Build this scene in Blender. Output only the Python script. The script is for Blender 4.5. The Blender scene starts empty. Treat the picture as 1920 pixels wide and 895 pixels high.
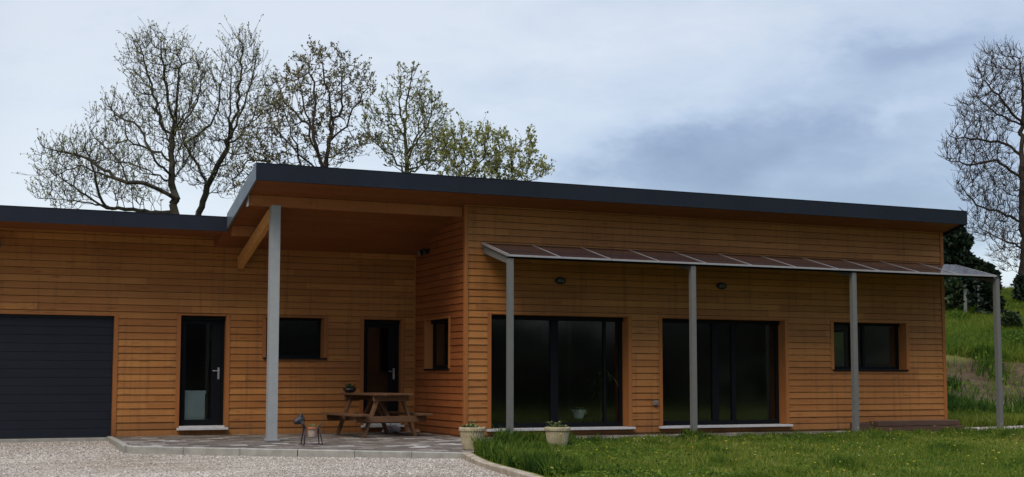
import bpy, math, random
import numpy as np
from mathutils import Vector, Matrix

R = math.radians
random.seed(7)
rng = np.random.default_rng(7)
scene = bpy.context.scene
col = scene.collection

# ------------------------------------------------------------------ camera
CAM = np.array([-12.727, -22.234, 1.091])
YAW, PITCH, ROLL, F, CY = 0.4177, 0.0804, 0.001, 2433.0, 512.4
_fw = np.array([math.sin(YAW)*math.cos(PITCH), math.cos(YAW)*math.cos(PITCH), math.sin(PITCH)])
_rt = np.array([math.cos(YAW), -math.sin(YAW), 0.0])
_up = np.cross(_rt, _fw)
RT = _rt*math.cos(ROLL)+_up*math.sin(ROLL)
UP = -_rt*math.sin(ROLL)+_up*math.cos(ROLL)
camd = bpy.data.cameras.new('camera')
cam = bpy.data.objects.new('camera', camd)
col.objects.link(cam)
scene.camera = cam
M = Matrix.Identity(4)
for i in range(3):
    M[i][0], M[i][1], M[i][2], M[i][3] = RT[i], UP[i], -_fw[i], CAM[i]
cam.matrix_world = M
camd.sensor_width = 36
camd.lens = F/1920*36
camd.shift_y = (CY-447.5)/1920
camd.clip_end = 3000

def at(u, v, d):
    """world point at horizontal depth d (metres in front of the camera) seen at photo pixel u, v"""
    q = _fw+RT*(u-960)/F-UP*(v-CY)/F
    h = q[0]*math.sin(YAW)+q[1]*math.cos(YAW)
    return CAM+q*(d/h)

# ------------------------------------------------------------------ helpers
def tag(o, label=None, cat=None, group=None, kind=None):
    if label: o['label'] = label
    if cat: o['category'] = cat
    if group: o['group'] = group
    if kind: o['kind'] = kind
    return o

def empty(name, loc=(0, 0, 0), rz=0.0, **k):
    o = bpy.data.objects.new(name, None)
    col.objects.link(o)
    o.location = loc
    o.rotation_euler = (0, 0, rz)
    o.empty_display_size = 0.2
    return tag(o, **k)

class MB:
    def __init__(s):
        s.v, s.f, s.r = [], [], []
    def add(s, vs, fs, r=0.5):
        n = len(s.v)
        s.v += [tuple(p) for p in vs]
        s.f += [tuple(i+n for i in f) for f in fs]
        s.r += [r]*len(fs)
        return s
    def quad(s, a, b, c, d, r=0.5):
        return s.add([a, b, c, d], [(0, 1, 2, 3)], r)
    def box(s, x0, x1, y0, y1, z0, z1, r=0.5):
        vs = [(x, y, z) for z in (z0, z1) for y in (y0, y1) for x in (x0, x1)]
        return s.add(vs, [(0, 2, 3, 1), (4, 5, 7, 6), (0, 1, 5, 4), (2, 6, 7, 3), (0, 4, 6, 2), (1, 3, 7, 5)], r)
    def bar(s, a, b, w, h, up=(0, 0, 1), r=0.5):
        a, b, up = Vector(a), Vector(b), Vector(up)
        d = (b-a).normalized()
        x = d.cross(up).normalized()*(w/2)
        z = x.normalized().cross(d).normalized()*(h/2)
        vs = [p+sx*x+sz*z for p in (a, b) for sx, sz in ((-1, -1), (1, -1), (1, 1), (-1, 1))]
        return s.add(vs, [(3, 2, 1, 0), (4, 5, 6, 7), (0, 1, 5, 4), (1, 2, 6, 5), (2, 3, 7, 6), (3, 0, 4, 7)], r)
    def tube(s, pts, rad, n=8, r=0.5, cap=True):
        pts = [Vector(p) for p in pts]
        if not hasattr(rad, '__len__'): rad = [rad]*len(pts)
        vs, fs = [], []
        for i, p in enumerate(pts):
            d = (pts[min(i+1, len(pts)-1)]-pts[max(i-1, 0)])
            d = d.normalized() if d.length > 1e-9 else Vector((0, 0, 1))
            t = Vector((0, 1, 0)) if abs(d.y) < .9 else Vector((1, 0, 0))
            x = d.cross(t).normalized(); y = d.cross(x)
            for k in range(n):
                a = 2*math.pi*k/n
                vs.append(p+(x*math.cos(a)+y*math.sin(a))*rad[i])
            if i:
                for k in range(n):
                    fs.append(((i-1)*n+k, (i-1)*n+(k+1) % n, i*n+(k+1) % n, i*n+k))
        if cap:
            fs.append(tuple(range(n-1, -1, -1))); fs.append(tuple((len(pts)-1)*n+k for k in range(n)))
        return s.add(vs, fs, r)
    def lathe(s, prof, n=32, c=(0, 0, 0), sx=1, sy=1, flute=0.0, nf=0, r=0.5):
        vs, fs = [], []
        for i, (rad, z) in enumerate(prof):
            for k in range(n):
                a = 2*math.pi*k/n
                q = rad*(1+(flute*math.cos(nf*a) if flute and 0.02 < z < prof_max(prof)*0.86 else 0))
                vs.append((c[0]+q*math.cos(a)*sx, c[1]+q*math.sin(a)*sy, c[2]+z))
            if i:
                for k in range(n):
                    fs.append(((i-1)*n+k, (i-1)*n+(k+1) % n, i*n+(k+1) % n, i*n+k))
        return s.add(vs, fs, r)
    def build(s, name, mat, parent=None, bevel=0, smooth=False, loc=None):
        me = bpy.data.meshes.new(name)
        me.from_pydata([tuple(p) for p in s.v], [], s.f)
        at_ = me.attributes.new('rnd', 'FLOAT', 'FACE')
        at_.data.foreach_set('value', np.array(s.r, dtype=np.float32))
        me.materials.append(mat)
        if smooth:
            me.polygons.foreach_set('use_smooth', [True]*len(me.polygons))
        me.update()
        o = bpy.data.objects.new(name, me)
        col.objects.link(o)
        if parent: o.parent = parent
        if loc is not None: o.location = loc
        if bevel:
            m = o.modifiers.new('bevel', 'BEVEL'); m.width = bevel; m.segments = 2; m.limit_method = 'ANGLE'
            m.harden_normals = False
        return o

def prof_max(p): return max(z for _, z in p)

def big_mesh(name, V, Fc, rnd, mat, parent=None, smooth=False):
    """numpy arrays -> one mesh; Fc is (n,3) or (n,4)"""
    me = bpy.data.meshes.new(name)
    nv, nf, k = len(V), len(Fc), Fc.shape[1]
    me.vertices.add(nv); me.vertices.foreach_set('co', V.astype(np.float32).ravel())
    me.loops.add(nf*k); me.loops.foreach_set('vertex_index', Fc.astype(np.int32).ravel())
    me.polygons.add(nf)
    me.polygons.foreach_set('loop_start', np.arange(0, nf*k, k, dtype=np.int32))
    me.update(calc_edges=True)
    me.validate()
    a = me.attributes.new('rnd', 'FLOAT', 'FACE')
    a.data.foreach_set('value', rnd.astype(np.float32))
    if smooth: me.polygons.foreach_set('use_smooth', [True]*nf)
    me.materials.append(mat)
    o = bpy.data.objects.new(name, me); col.objects.link(o)
    if parent: o.parent = parent
    return o

# ------------------------------------------------------------------ materials
class NT:
    def __init__(s, tree): s.t = tree; s.n = tree.nodes; s.l = tree.links
    def new(s, typ, **k):
        n = s.n.new(typ)
        for a, b in k.items():
            if a.startswith('_'): n.inputs[a[1:].replace('__', ' ')].default_value = b
            else: setattr(n, a, b)
        return n
    def link(s, a, b): s.l.new(a, b)
    def math(s, op, a, b=None, c=None, clamp=False):
        n = s.n.new('ShaderNodeMath'); n.operation = op; n.use_clamp = clamp
        for i, q in enumerate((a, b, c)):
            if q is None: continue
            if isinstance(q, (int, float)): n.inputs[i].default_value = q
            else: s.l.new(q, n.inputs[i])
        return n.outputs[0]
    def ramp(s, fac, stops, interp='LINEAR'):
        n = s.n.new('ShaderNodeValToRGB'); e = n.color_ramp.elements
        n.color_ramp.interpolation = interp
        while len(e) < len(stops): e.new(0.5)
        for i, (p, c) in enumerate(stops):
            e[i].position = p; e[i].color = (*c, 1) if len(c) == 3 else c
        s.l.new(fac, n.inputs[0]); return n.outputs[0]
    def mix(s, fac, a, b, mode='MIX'):
        n = s.n.new('ShaderNodeMix'); n.data_type = 'RGBA'; n.blend_type = mode
        for sock, q in ((n.inputs[0], fac), (n.inputs[6], a), (n.inputs[7], b)):
            if isinstance(q, (int, float)): sock.default_value = q
            elif isinstance(q, tuple): sock.default_value = (*q, 1) if len(q) == 3 else q
            else: s.l.new(q, sock)
        return n.outputs[2]
    def noise(s, vec, scale, detail=4, rough=0.55, dist=0.0):
        n = s.n.new('ShaderNodeTexNoise'); n.inputs['Scale'].default_value = scale
        n.inputs['Detail'].default_value = detail; n.inputs['Roughness'].default_value = rough
        n.inputs['Distortion'].default_value = dist
        s.l.new(vec, n.inputs['Vector']); return n.outputs['Fac']
    def mapping(s, vec, scale=(1, 1, 1), rot=(0, 0, 0), loc=(0, 0, 0)):
        n = s.n.new('ShaderNodeMapping')
        n.inputs['Scale'].default_value = scale; n.inputs['Rotation'].default_value = rot; n.inputs['Location'].default_value = loc
        s.l.new(vec, n.inputs['Vector']); return n.outputs[0]
    def bump(s, h, strength=0.3, dist=0.01):
        n = s.n.new('ShaderNodeBump'); n.inputs['Strength'].default_value = strength; n.inputs['Distance'].default_value = dist
        s.l.new(h, n.inputs['Height']); return n.outputs[0]

def mat(name, rough=0.6, metal=0.0, spec=0.5):
    m = bpy.data.materials.new(name); m.use_nodes = True
    nt = NT(m.node_tree); b = nt.n['Principled BSDF']
    b.inputs['Roughness'].default_value = rough; b.inputs['Metallic'].default_value = metal
    b.inputs['Specular IOR Level'].default_value = spec
    return m, nt, b

def pos(nt):
    return nt.new('ShaderNodeNewGeometry').outputs['Position']
def objc(nt):
    return nt.new('ShaderNodeTexCoord').outputs['Object']
def rnd(nt):
    n = nt.new('ShaderNodeAttribute'); n.attribute_name = 'rnd'; return n.outputs['Fac']

def wood(name, axis='x', RV=.26, base=((.21, .076, .020), (.345, .142, .039), (.465, .21, .060)), rough=.62, grain=1.0, knots=True, weather=0.0):
    m, nt, b = mat(name, rough, spec=.25)
    p = pos(nt)
    r = rnd(nt)
    # offset the pattern per board
    cmb = nt.new('ShaderNodeCombineXYZ')
    nt.link(nt.math('MULTIPLY', r, 37.0), cmb.inputs[0]); nt.link(nt.math('MULTIPLY', r, 91.0), cmb.inputs[1]); nt.link(nt.math('MULTIPLY', r, 13.0), cmb.inputs[2])
    va = nt.new('ShaderNodeVectorMath', operation='ADD'); nt.link(p, va.inputs[0]); nt.link(cmb.outputs[0], va.inputs[1])
    sc = {'x': (.35, 8, 8), 'y': (8, .35, 8), 'z': (8, 8, .35)}[axis]
    g = nt.noise(nt.mapping(va.outputs[0], sc), 4.0, 6, .65, .6)
    g2 = nt.noise(nt.mapping(va.outputs[0], tuple(s*.25 for s in sc)), 2.2, 3, .5)
    f = nt.math('ADD', nt.math('MULTIPLY', g, .5*grain), nt.math('MULTIPLY', nt.math('MAXIMUM', r, 0.0), RV))
    f = nt.math('ADD', f, nt.math('MULTIPLY', g2, .30))
    c = nt.ramp(nt.math('SUBTRACT', f, .12-(.5-RV)*.5+.06), [(.12, base[0]), (.45, base[1]), (.85, base[2])])
    if knots:
        ks = {'x': (1.1, 7.5, 7.5), 'y': (7.5, 1.1, 7.5), 'z': (7.5, 7.5, 1.1)}[axis]
        vo = nt.new('ShaderNodeTexVoronoi'); vo.inputs['Scale'].default_value = 1.6
        nt.link(nt.mapping(va.outputs[0], ks), vo.inputs['Vector'])
        k = nt.ramp(vo.outputs['Distance'], [(.0, (1, 1, 1)), (.10, (.7, .7, .7)), (.22, (0, 0, 0))])
        c = nt.mix(nt.math('MULTIPLY', k, .55), c, tuple(x*.35 for x in base[0]))
    c = nt.mix(nt.math('LESS_THAN', r, -.1), c, tuple(x*.55 for x in base[0]))  # groove faces coloured darker: gap dirt plus the shadow line under each lip
    # broad weathering
    wn = nt.noise(p, .55, 4, .6)
    c = nt.mix(nt.ramp(wn, [(.40, (0, 0, 0)), (.75, (.45, .45, .45))]), c, (base[0][0]*.85, base[0][1]*.80, base[0][2]*.8))
    if weather:
        c = nt.mix(weather, c, (.22, .19, .16))
    spz = nt.new('ShaderNodeSeparateXYZ'); nt.link(p, spz.inputs[0])
    low = nt.math('SUBTRACT', 1.0, nt.math('DIVIDE', spz.outputs[2], .55), clamp=True)
    st = nt.noise(nt.mapping(p, (6, 6, .25)), 2.0, 4, .6)
    stf = nt.ramp(st, [(.52, (0, 0, 0)), (.72, (.38, .38, .38))])
    c = nt.mix(nt.math('ADD', stf, nt.math('MULTIPLY', nt.math('MULTIPLY', low, low), nt.math('MULTIPLY', g2, .9)), clamp=True), c, (.085, .048, .024))
    nt.link(c, b.inputs['Base Color'])
    nt.link(nt.bump(g, .25, .004), b.inputs['Normal'])
    return m

MT = {}
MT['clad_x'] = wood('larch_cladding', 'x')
MT['clad_y'] = wood('larch_cladding_shaded', 'y', base=((.165, .046, .013), (.255, .077, .022), (.34, .115, .035)))  # same larch coloured darker and redder, for the shade on the side walls
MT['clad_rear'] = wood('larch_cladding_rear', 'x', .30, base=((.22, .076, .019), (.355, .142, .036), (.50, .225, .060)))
MT['trim_z'] = wood('larch_trim', 'z', base=((.25, .085, .023), (.33, .122, .034), (.40, .155, .046)), knots=False)
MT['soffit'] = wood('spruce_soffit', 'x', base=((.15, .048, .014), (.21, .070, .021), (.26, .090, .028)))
MT['beam_x'] = wood('glulam_shaded', 'x', base=((.24, .085, .026), (.32, .12, .038), (.38, .15, .05)), knots=True)  # purlin glulam, shade under the porch roof put into its darker colour
MT['beam_y'] = wood('glulam_lit', 'y', base=((.44, .19, .05), (.56, .26, .075), (.64, .32, .10)), knots=True)  # brighter copy of the glulam, light falling on the rafter put into the colour
MT['old_wood'] = wood('treated_pine', 'x', base=((.075, .036, .018), (.125, .062, .030), (.18, .095, .048)), rough=.8)
MT['sleeper'] = wood('old_sleeper_wood', 'x', base=((.045, .026, .020), (.085, .050, .038), (.13, .082, .062)), rough=.85)

def simple(name, c, rough=.5, metal=0., spec=.5, var=.15, scale=6, bump=0.0, c2=None):
    m, nt, b = mat(name, rough, metal, spec)
    p = pos(nt)
    n = nt.noise(p, scale, 5, .6)
    a = tuple(x*(1-var) for x in c); d = c2 or tuple(min(1, x*(1+var)) for x in c)
    nt.link(nt.ramp(n, [(.3, a), (.7, d)]), b.inputs['Base Color'])
    nt.link(nt.ramp(nt.noise(p, scale*2.3, 3), [(.3, (rough*.85,)*3), (.7, (min(1, rough*1.15),)*3)]), b.inputs['Roughness'])
    if bump: nt.link(nt.bump(nt.noise(p, scale*9, 3), bump, .004), b.inputs['Normal'])
    return m

MT['zinc'] = simple('anthracite_sheet_metal', (.012, .0155, .025), .55, .0, .2, .12, 1.2)
MT['zinc_light'] = simple('anthracite_sheet_metal_edge', (.12, .14, .165), .35, .3, .6, .12, 1.2)
MT['roofing'] = simple('roofing_membrane', (.05, .055, .06), .8)
MT['frame'] = simple('anthracite_powder_coat', (.004, .005, .007), .6, 0, .14, .1, 3)
MT['garage'] = simple('garage_door_paint', (.008, .0105, .018), .5, 0, .3, .12, 2, bump=.1)
MT['galv'] = simple('galvanised_steel', (.31, .325, .325), .5, .15, .5, .06, 7, bump=.05)
MT['galv_dark'] = simple('grey_aluminium', (.135, .137, .130), .6, .1, .5, .06, 8, bump=.05)
MT['alu'] = simple('bright_aluminium', (.42, .40, .40), .42, .5, .5, .1, 8)
MT['stone'] = simple('sill_stone', (.46, .46, .46), .8, 0, .3, .12, 12, bump=.1)
MT['steel'] = simple('brushed_steel', (.6, .6, .6), .3, .9, .5, .05, 20)
MT['rubber'] = simple('dark_plastic', (.012, .013, .015), .5, 0, .4, .2, 20)
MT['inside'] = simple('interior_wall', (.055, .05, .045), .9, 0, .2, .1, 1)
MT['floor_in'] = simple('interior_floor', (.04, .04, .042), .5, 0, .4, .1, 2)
MT['white'] = simple('white_board', (.78, .80, .80), .6, 0, .3, .1, 3)
MT['terracotta'] = simple('terracotta', (.34, .12, .06), .8, 0, .3, .2, 12)
MT['limewash'] = simple('whitewashed_clay', (.42, .33, .27), .85, 0, .3, .25, 14)
MT['cream'] = simple('cream_stoneware', (.34, .28, .17), .8, 0, .3, .18, 10, bump=.1, c2=(.45, .385, .25))
MT['soil'] = simple('potting_soil', (.03, .02, .014), .95, 0, .2, .4, 40, bump=.4)
MT['iron'] = simple('dark_forged_iron', (.030, .032, .038), .55, .4, .5, .3, 20)
MT['glaze'] = simple('black_glaze', (.010, .011, .013), .18, 0, .6, .2, 12)
MT['lamp_glass'] = simple('frosted_lamp_glass', (.09, .095, .085), .35, 0, .5, .1, 12)
MT['plaster_grey'] = simple('grey_plastic', (.20, .20, .20), .5, 0, .4, .1, 12)
MT['concrete'] = simple('kerb_concrete', (.285, .275, .24), .9, 0, .2, .22, 5, bump=.3)
MT['tan_stone'] = simple('tan_kerb_stone', (.30, .235, .165), .9, 0, .2, .28, 6, bump=.4, c2=(.42, .36, .28))
MT['rock'] = simple('brown_rock', (.20, .12, .075), .9, 0, .2, .35, 14, bump=.5)
MT['foil'] = simple('crumpled_foil_bag', (.45, .46, .48), .3, .4, .5, .2, 18)

def solar():
    m, nt, b = mat('solar_glass', .10, 0, .5)
    p = pos(nt)
    br = nt.new('ShaderNodeTexBrick'); br.offset = 0; br.inputs['Scale'].default_value = 1
    br.inputs['Brick Width'].default_value = .17; br.inputs['Row Height'].default_value = .15; br.inputs['Mortar Size'].default_value = .006
    br.inputs['Color1'].default_value = (.026, .020, .026, 1); br.inputs['Color2'].default_value = (.034, .025, .031, 1); br.inputs['Mortar'].default_value = (.03, .025, .025, 1)
    nt.link(p, br.inputs['Vector'])
    nt.link(br.outputs['Color'], b.inputs['Base Color'])
    b.inputs['Coat Weight'].default_value = .25; b.inputs['Coat Roughness'].default_value = .08
    return m
MT['solar'] = solar()

def glass():
    m = bpy.data.materials.new('window_glass'); m.use_nodes = True
    nt = NT(m.node_tree); nt.n.remove(nt.n['Principled BSDF']); out = nt.n['Material Output']
    tr = nt.new('ShaderNodeBsdfTransparent'); tr.inputs[0].default_value = (.84, .88, .86, 1)
    gl = nt.new('ShaderNodeBsdfGlossy'); gl.inputs['Roughness'].default_value = .07; gl.inputs[0].default_value = (.85, .9, .95, 1)
    fr = nt.new('ShaderNodeFresnel'); fr.inputs[0].default_value = 1.5
    nt.link(nt.bump(nt.noise(pos(nt), 1.3, 2), .02, .02), gl.inputs['Normal'])
    mx = nt.new('ShaderNodeMixShader')
    nt.link(nt.math('MULTIPLY', fr.outputs[0], .95), mx.inputs[0]); nt.link(tr.outputs[0], mx.inputs[1]); nt.link(gl.outputs[0], mx.inputs[2])
    nt.link(mx.outputs[0], out.inputs['Surface'])
    return m
MT['glass'] = glass()

def leafmat(name, stops, rough=.6, trans=.35):
    m, nt, b = mat(name, rough, 0, .12)
    c = nt.ramp(rnd(nt), stops)
    nt.link(c, b.inputs['Base Color'])
    if trans:
        out = nt.n['Material Output']
        tl = nt.new('ShaderNodeBsdfTranslucent'); nt.link(c, tl.inputs[0])
        mx = nt.new('ShaderNodeMixShader'); mx.inputs[0].default_value = trans
        nt.link(b.outputs[0], mx.inputs[1]); nt.link(tl.outputs[0], mx.inputs[2]); nt.link(mx.outputs[0], out.inputs['Surface'])
    return m

def barkmat(name, a, b2):
    m, nt, b = mat(name, .9, 0, .2)
    p = pos(nt)
    n = nt.noise(nt.mapping(p, (1, 1, .35)), 5, 6, .7)
    nt.link(nt.ramp(n, [(.3, a), (.7, b2)]), b.inputs['Base Color'])
    nt.link(nt.bump(n, .6, .03), b.inputs['Normal'])
    return m
MT['bark'] = barkmat('bark', (.026, .022, .016), (.060, .055, .038))
MT['bark_brown'] = barkmat('bark_brown', (.026, .019, .015), (.058, .044, .034))
MT['bark_moss'] = barkmat('bark_moss', (.040, .042, .018), (.10, .105, .045))
MT['bud_green'] = leafmat('young_leaf_olive', [(0, (.09, .085, .04)), (.5, (.26, .26, .11)), (1, (.46, .47, .22))], trans=.5)
MT['bud_brown'] = leafmat('young_leaf_bronze', [(0, (.075, .060, .042)), (.45, (.16, .135, .08)), (.8, (.26, .24, .11)), (1, (.40, .38, .16))], trans=.45)
MT['bud_yellow'] = leafmat('young_leaf_yellowgreen', [(0, (.11, .11, .04)), (.5, (.27, .28, .085)), (1, (.48, .48, .19))], trans=.5)
MT['bud_ash'] = leafmat('ash_bud', [(0, (.04, .034, .026)), (1, (.11, .10, .07))])
MT['fir'] = leafmat('evergreen_needles', [(0, (.008, .014, .010)), (.7, (.022, .038, .022)), (1, (.05, .075, .038))], trans=.1)
MT['wood_far'] = leafmat('winter_woodland', [(0, (.03, .028, .02)), (.6, (.07, .065, .045)), (1, (.14, .13, .09))], trans=.1)
MT['shrub'] = leafmat('shrub_leaf', [(0, (.012, .020, .010)), (.6, (.035, .055, .022)), (1, (.08, .11, .04))], trans=.2)
MT['plant'] = leafmat('pot_plant_leaf', [(0, (.05, .07, .025)), (.6, (.15, .19, .06)), (1, (.34, .36, .16))], trans=.25)
MT['grass'] = leafmat('grass_blade', [(0, (.016, .042, .007)), (.25, (.042, .092, .012)), (.45, (.090, .150, .018)), (.68, (.150, .195, .024)), (.86, (.235, .245, .042)), (1, (.38, .35, .12))], rough=.85, trans=.35)
MT['flower'] = leafmat('buttercup_petal', [(0, (.70, .50, .03)), (.7, (.80, .62, .06)), (1, (.7, .7, .6))], trans=.2)

def ground_mat():
    m, nt, b = mat('grass_ground', .95, 0, .1)
    p = pos(nt)
    big = nt.noise(p, .45, 5, .6); fine = nt.noise(p, 9, 6, .7)
    g = nt.ramp(nt.math('ADD', nt.math('MULTIPLY', big, .55), nt.math('MULTIPLY', fine, .45)),
                [(.34, (.045, .060, .014)), (.50, (.11, .13, .025)), (.62, (.17, .175, .040))])
    # bare earth on the cut bank between z=.9 and 2.3
    sep = nt.new('ShaderNodeSeparateXYZ'); nt.link(p, sep.inputs[0])
    z = nt.math('ADD', sep.outputs[2], nt.math('MULTIPLY', nt.math('SUBTRACT', nt.noise(p, .5, 5, .65), .5), 0.2))
    band = nt.ramp(nt.math('MULTIPLY', z, .25), [(.07, (0, 0, 0)), (.12, (1, 1, 1)), (.38, (1, 1, 1)), (.46, (0, 0, 0))])
    earth = nt.ramp(nt.noise(p, 3, 6, .7), [(.35, (.04, .025, .017)), (.6, (.085, .054, .036)), (.8, (.16, .12, .085))])
    c = nt.mix(nt.math('MULTIPLY', band, nt.ramp(fine, [(.32, (.45,)*3), (.50, (1,)*3)])), g, earth)
    # broad tone change up the slope
    nt.link(c, b.inputs['Base Color'])
    nt.link(nt.bump(fine, .8, .06), b.inputs['Normal'])
    return m
MT['ground'] = ground_mat()

def gravel_mat():
    m, nt, b = mat('gravel', .95, 0, .15)
    p = pos(nt)
    vo = nt.new('ShaderNodeTexVoronoi'); vo.inputs['Scale'].default_value = 38; nt.link(p, vo.inputs['Vector'])
    sep = nt.new('ShaderNodeSeparateColor'); nt.link(vo.outputs['Color'], sep.inputs[0])
    c = nt.ramp(sep.outputs[0], [(0, (.19, .155, .12)), (.4, (.37, .32, .265)), (.8, (.49, .44, .375)), (1, (.62, .58, .52))])
    wear = nt.ramp(nt.noise(nt.mapping(p, (.45, 1.6, 1), (0, 0, .5)), .7, 5, .6), [(.36, (.66, .60, .52)), (.50, (.88, .85, .80)), (.62, (1.1, 1.08, 1.05))])
    c = nt.mix(1.0, c, wear, 'MULTIPLY')
    nt.link(c, b.inputs['Base Color'])
    nt.link(nt.bump(vo.outputs['Distance'], 1.0, -.02), b.inputs['Normal'])
    return m
MT['gravel'] = gravel_mat()
def pebble_mat():
    m, nt, b = mat('pebble', .9, 0, .2)
    nt.link(nt.ramp(rnd(nt), [(0, (.12, .095, .075)), (.35, (.31, .265, .22)), (.75, (.50, .45, .39)), (1, (.70, .66, .60))]), b.inputs['Base Color'])
    return m
MT['pebble'] = pebble_mat()

def paver_mat():
    m, nt, b = mat('patio_paver', .85, 0, .25)
    p = pos(nt)
    br = nt.new('ShaderNodeTexBrick'); br.offset = .5; br.inputs['Scale'].default_value = 1
    br.inputs['Brick Width'].default_value = .30; br.inputs['Row Height'].default_value = .20; br.inputs['Mortar Size'].default_value = .006
    br.inputs['Color1'].default_value = (0, 0, 0, 1); br.inputs['Color2'].default_value = (1, 1, 1, 1); br.inputs['Mortar'].default_value = (.4, .4, .4, 1)
    nt.link(p, br.inputs['Vector'])
    sep = nt.new('ShaderNodeSeparateColor'); nt.link(br.outputs['Color'], sep.inputs[0])
    n = nt.noise(p, .9, 5, .6); nf = nt.noise(p, 12, 4, .6)
    v = nt.math('ADD', nt.math('MULTIPLY', sep.outputs[0], .55), nt.math('MULTIPLY', n, .50))
    v = nt.math('ADD', v, nt.math('MULTIPLY', nt.math('SUBTRACT', nf, .5), .35))
    c = nt.ramp(v, [(.18, (.075, .06, .048)), (.50, (.13, .107, .088)), (.70, (.20, .175, .15)), (.80, (.36, .34, .31)), (1, (.46, .44, .41))])
    c = nt.mix(nt.math('MULTIPLY', br.outputs['Fac'], .75), c, (.05, .042, .035))
    nt.link(c, b.inputs['Base Color'])
    nt.link(nt.bump(br.outputs['Fac'], .5, -.006), b.inputs['Normal'])
    return m
MT['paver'] = paver_mat()

# ------------------------------------------------------------------ world
def build_world():
    w = bpy.data.worlds.new('World'); scene.world = w; w.use_nodes = True
    nt = NT(w.node_tree); bg = nt.n['Background']; out = nt.n['World Output']
    sky = nt.new('ShaderNodeTexSky'); sky.sky_type = 'NISHITA'; sky.sun_disc = False
    sky.sun_elevation = R(SUN_EL); sky.sun_rotation = R(SUN_ROT)
    nt.link(sky.outputs[0], bg.inputs[0]); bg.inputs[1].default_value = .05
    tc = nt.new('ShaderNodeTexCoord').outputs['Generated']
    sp = nt.new('ShaderNodeSeparateXYZ'); nt.link(tc, sp.inputs[0])
    az = nt.math('ARCTAN2', sp.outputs[0], sp.outputs[1]); el = sp.outputs[2]
    def wob(scale, amp, sc):
        return nt.math('MULTIPLY', nt.math('SUBTRACT', nt.noise(nt.mapping(tc, sc), scale, 5, .6), .5), amp)
    azw = nt.math('ADD', az, wob(6.0, .26, (1, 1, 2))); elw = nt.math('ADD', el, wob(9.0, .075, (1, 1, 2.2)))
    def blob(a0, e0, sa, se, tilt, amp):
        # gaussian in azimuth / elevation, tilted
        da = nt.math('SUBTRACT', azw, a0); de = nt.math('SUBTRACT', nt.math('SUBTRACT', elw, e0), nt.math('MULTIPLY', da, tilt))
        q = nt.math('ADD', nt.math('POWER', nt.math('ABSOLUTE', nt.math('DIVIDE', da, sa)), 2.0), nt.math('POWER', nt.math('ABSOLUTE', nt.math('DIVIDE', de, se)), 2.0))
        return nt.math('MULTIPLY', nt.math('EXPONENT', nt.math('MULTIPLY', q, -1.0)), amp)
    n1 = nt.noise(nt.mapping(tc, (1, 1, 3.2)), 2.6, 6, .58, .3)
    n2 = nt.noise(nt.mapping(tc, (1, 1, 2.6)), 9.0, 6, .62, .5)
    v = nt.math('ADD', nt.math('MULTIPLY', n1, .55), nt.math('MULTIPLY', n2, .34))
    v = nt.math('ADD', v, .44)
    v = nt.math('SUBTRACT', v, nt.math('MULTIPLY', nt.math('SUBTRACT', az, .42), .34, clamp=False))
    for a0, e0, sa, se, t, amp in BLOBS:
        v = nt.math('ADD', v, blob(a0, e0, sa, se, t, amp))
    # keep the rest of the dome an even, mid overcast
    side = nt.math('ABSOLUTE', nt.math('SUBTRACT', az, .42))
    far = nt.ramp(nt.math('MULTIPLY', side, .5), [(.18, (0, 0, 0)), (.45, (1, 1, 1))])
    high = nt.ramp(el, [(.30, (0, 0, 0)), (.6, (1, 1, 1))])
    fac = nt.math('MAXIMUM', far, high)
    vv = nt.math('ADD', nt.math('MULTIPLY', v, nt.math('SUBTRACT', 1.0, fac)), nt.math('MULTIPLY', nt.math('ADD', nt.math('MULTIPLY', n1, .5), .32), fac))
    c = nt.ramp(vv, [(.10, (.16, .20, .31)), (.35, (.245, .295, .415)), (.62, (.42, .48, .59)), (.85, (.575, .62, .685)), (1.0, (.69, .715, .75))])
    bg2 = nt.new('ShaderNodeBackground'); nt.link(c, bg2.inputs[0])
    zen = nt.new('ShaderNodeMapRange'); zen.inputs[1].default_value = .38; zen.inputs[2].default_value = .9; zen.inputs[3].default_value = CLOUD; zen.inputs[4].default_value = CLOUD*3.6
    nt.link(el, zen.inputs[0])
    low = nt.new('ShaderNodeMapRange'); low.inputs[1].default_value = .22; low.inputs[2].default_value = .78; low.inputs[3].default_value = .18; low.inputs[4].default_value = 1.15
    nt.link(el, low.inputs[0])
    dim = nt.math('ADD', nt.math('MULTIPLY', low.outputs[0], far), nt.math('SUBTRACT', 1.0, far))
    nt.link(nt.math('MULTIPLY', zen.outputs[0], dim), bg2.inputs[1])
    ad = nt.new('ShaderNodeAddShader'); nt.link(bg.outputs[0], ad.inputs[0]); nt.link(bg2.outputs[0], ad.inputs[1])
    nt.link(ad.outputs[0], out.inputs['Surface'])
SUN_EL, SUN_ROT = 50, 228
CLOUD = .87
# (azimuth, elevation, width, height, tilt, amount)
BLOBS = [(.605, .172, .12, .026, .22, -.52), (.70, .122, .19, .046, .05, -.50), (.69, .190, .045, .012, .15, .26), (.735, .237, .08, .018, .15, -.30),
         (.50, .265, .30, .03, .0, .10), (.06, .20, .10, .035, 0, -.08), (.50, .155, .08, .02, .1, -.14), (.80, .07, .06, .04, 0, .25)]
build_world()
sun = bpy.data.lights.new('sun', 'SUN'); sun.energy = 2.1; sun.angle = R(30); sun.color = (1, .86, .68)
so = bpy.data.objects.new('sun', sun); col.objects.link(so)
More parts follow.
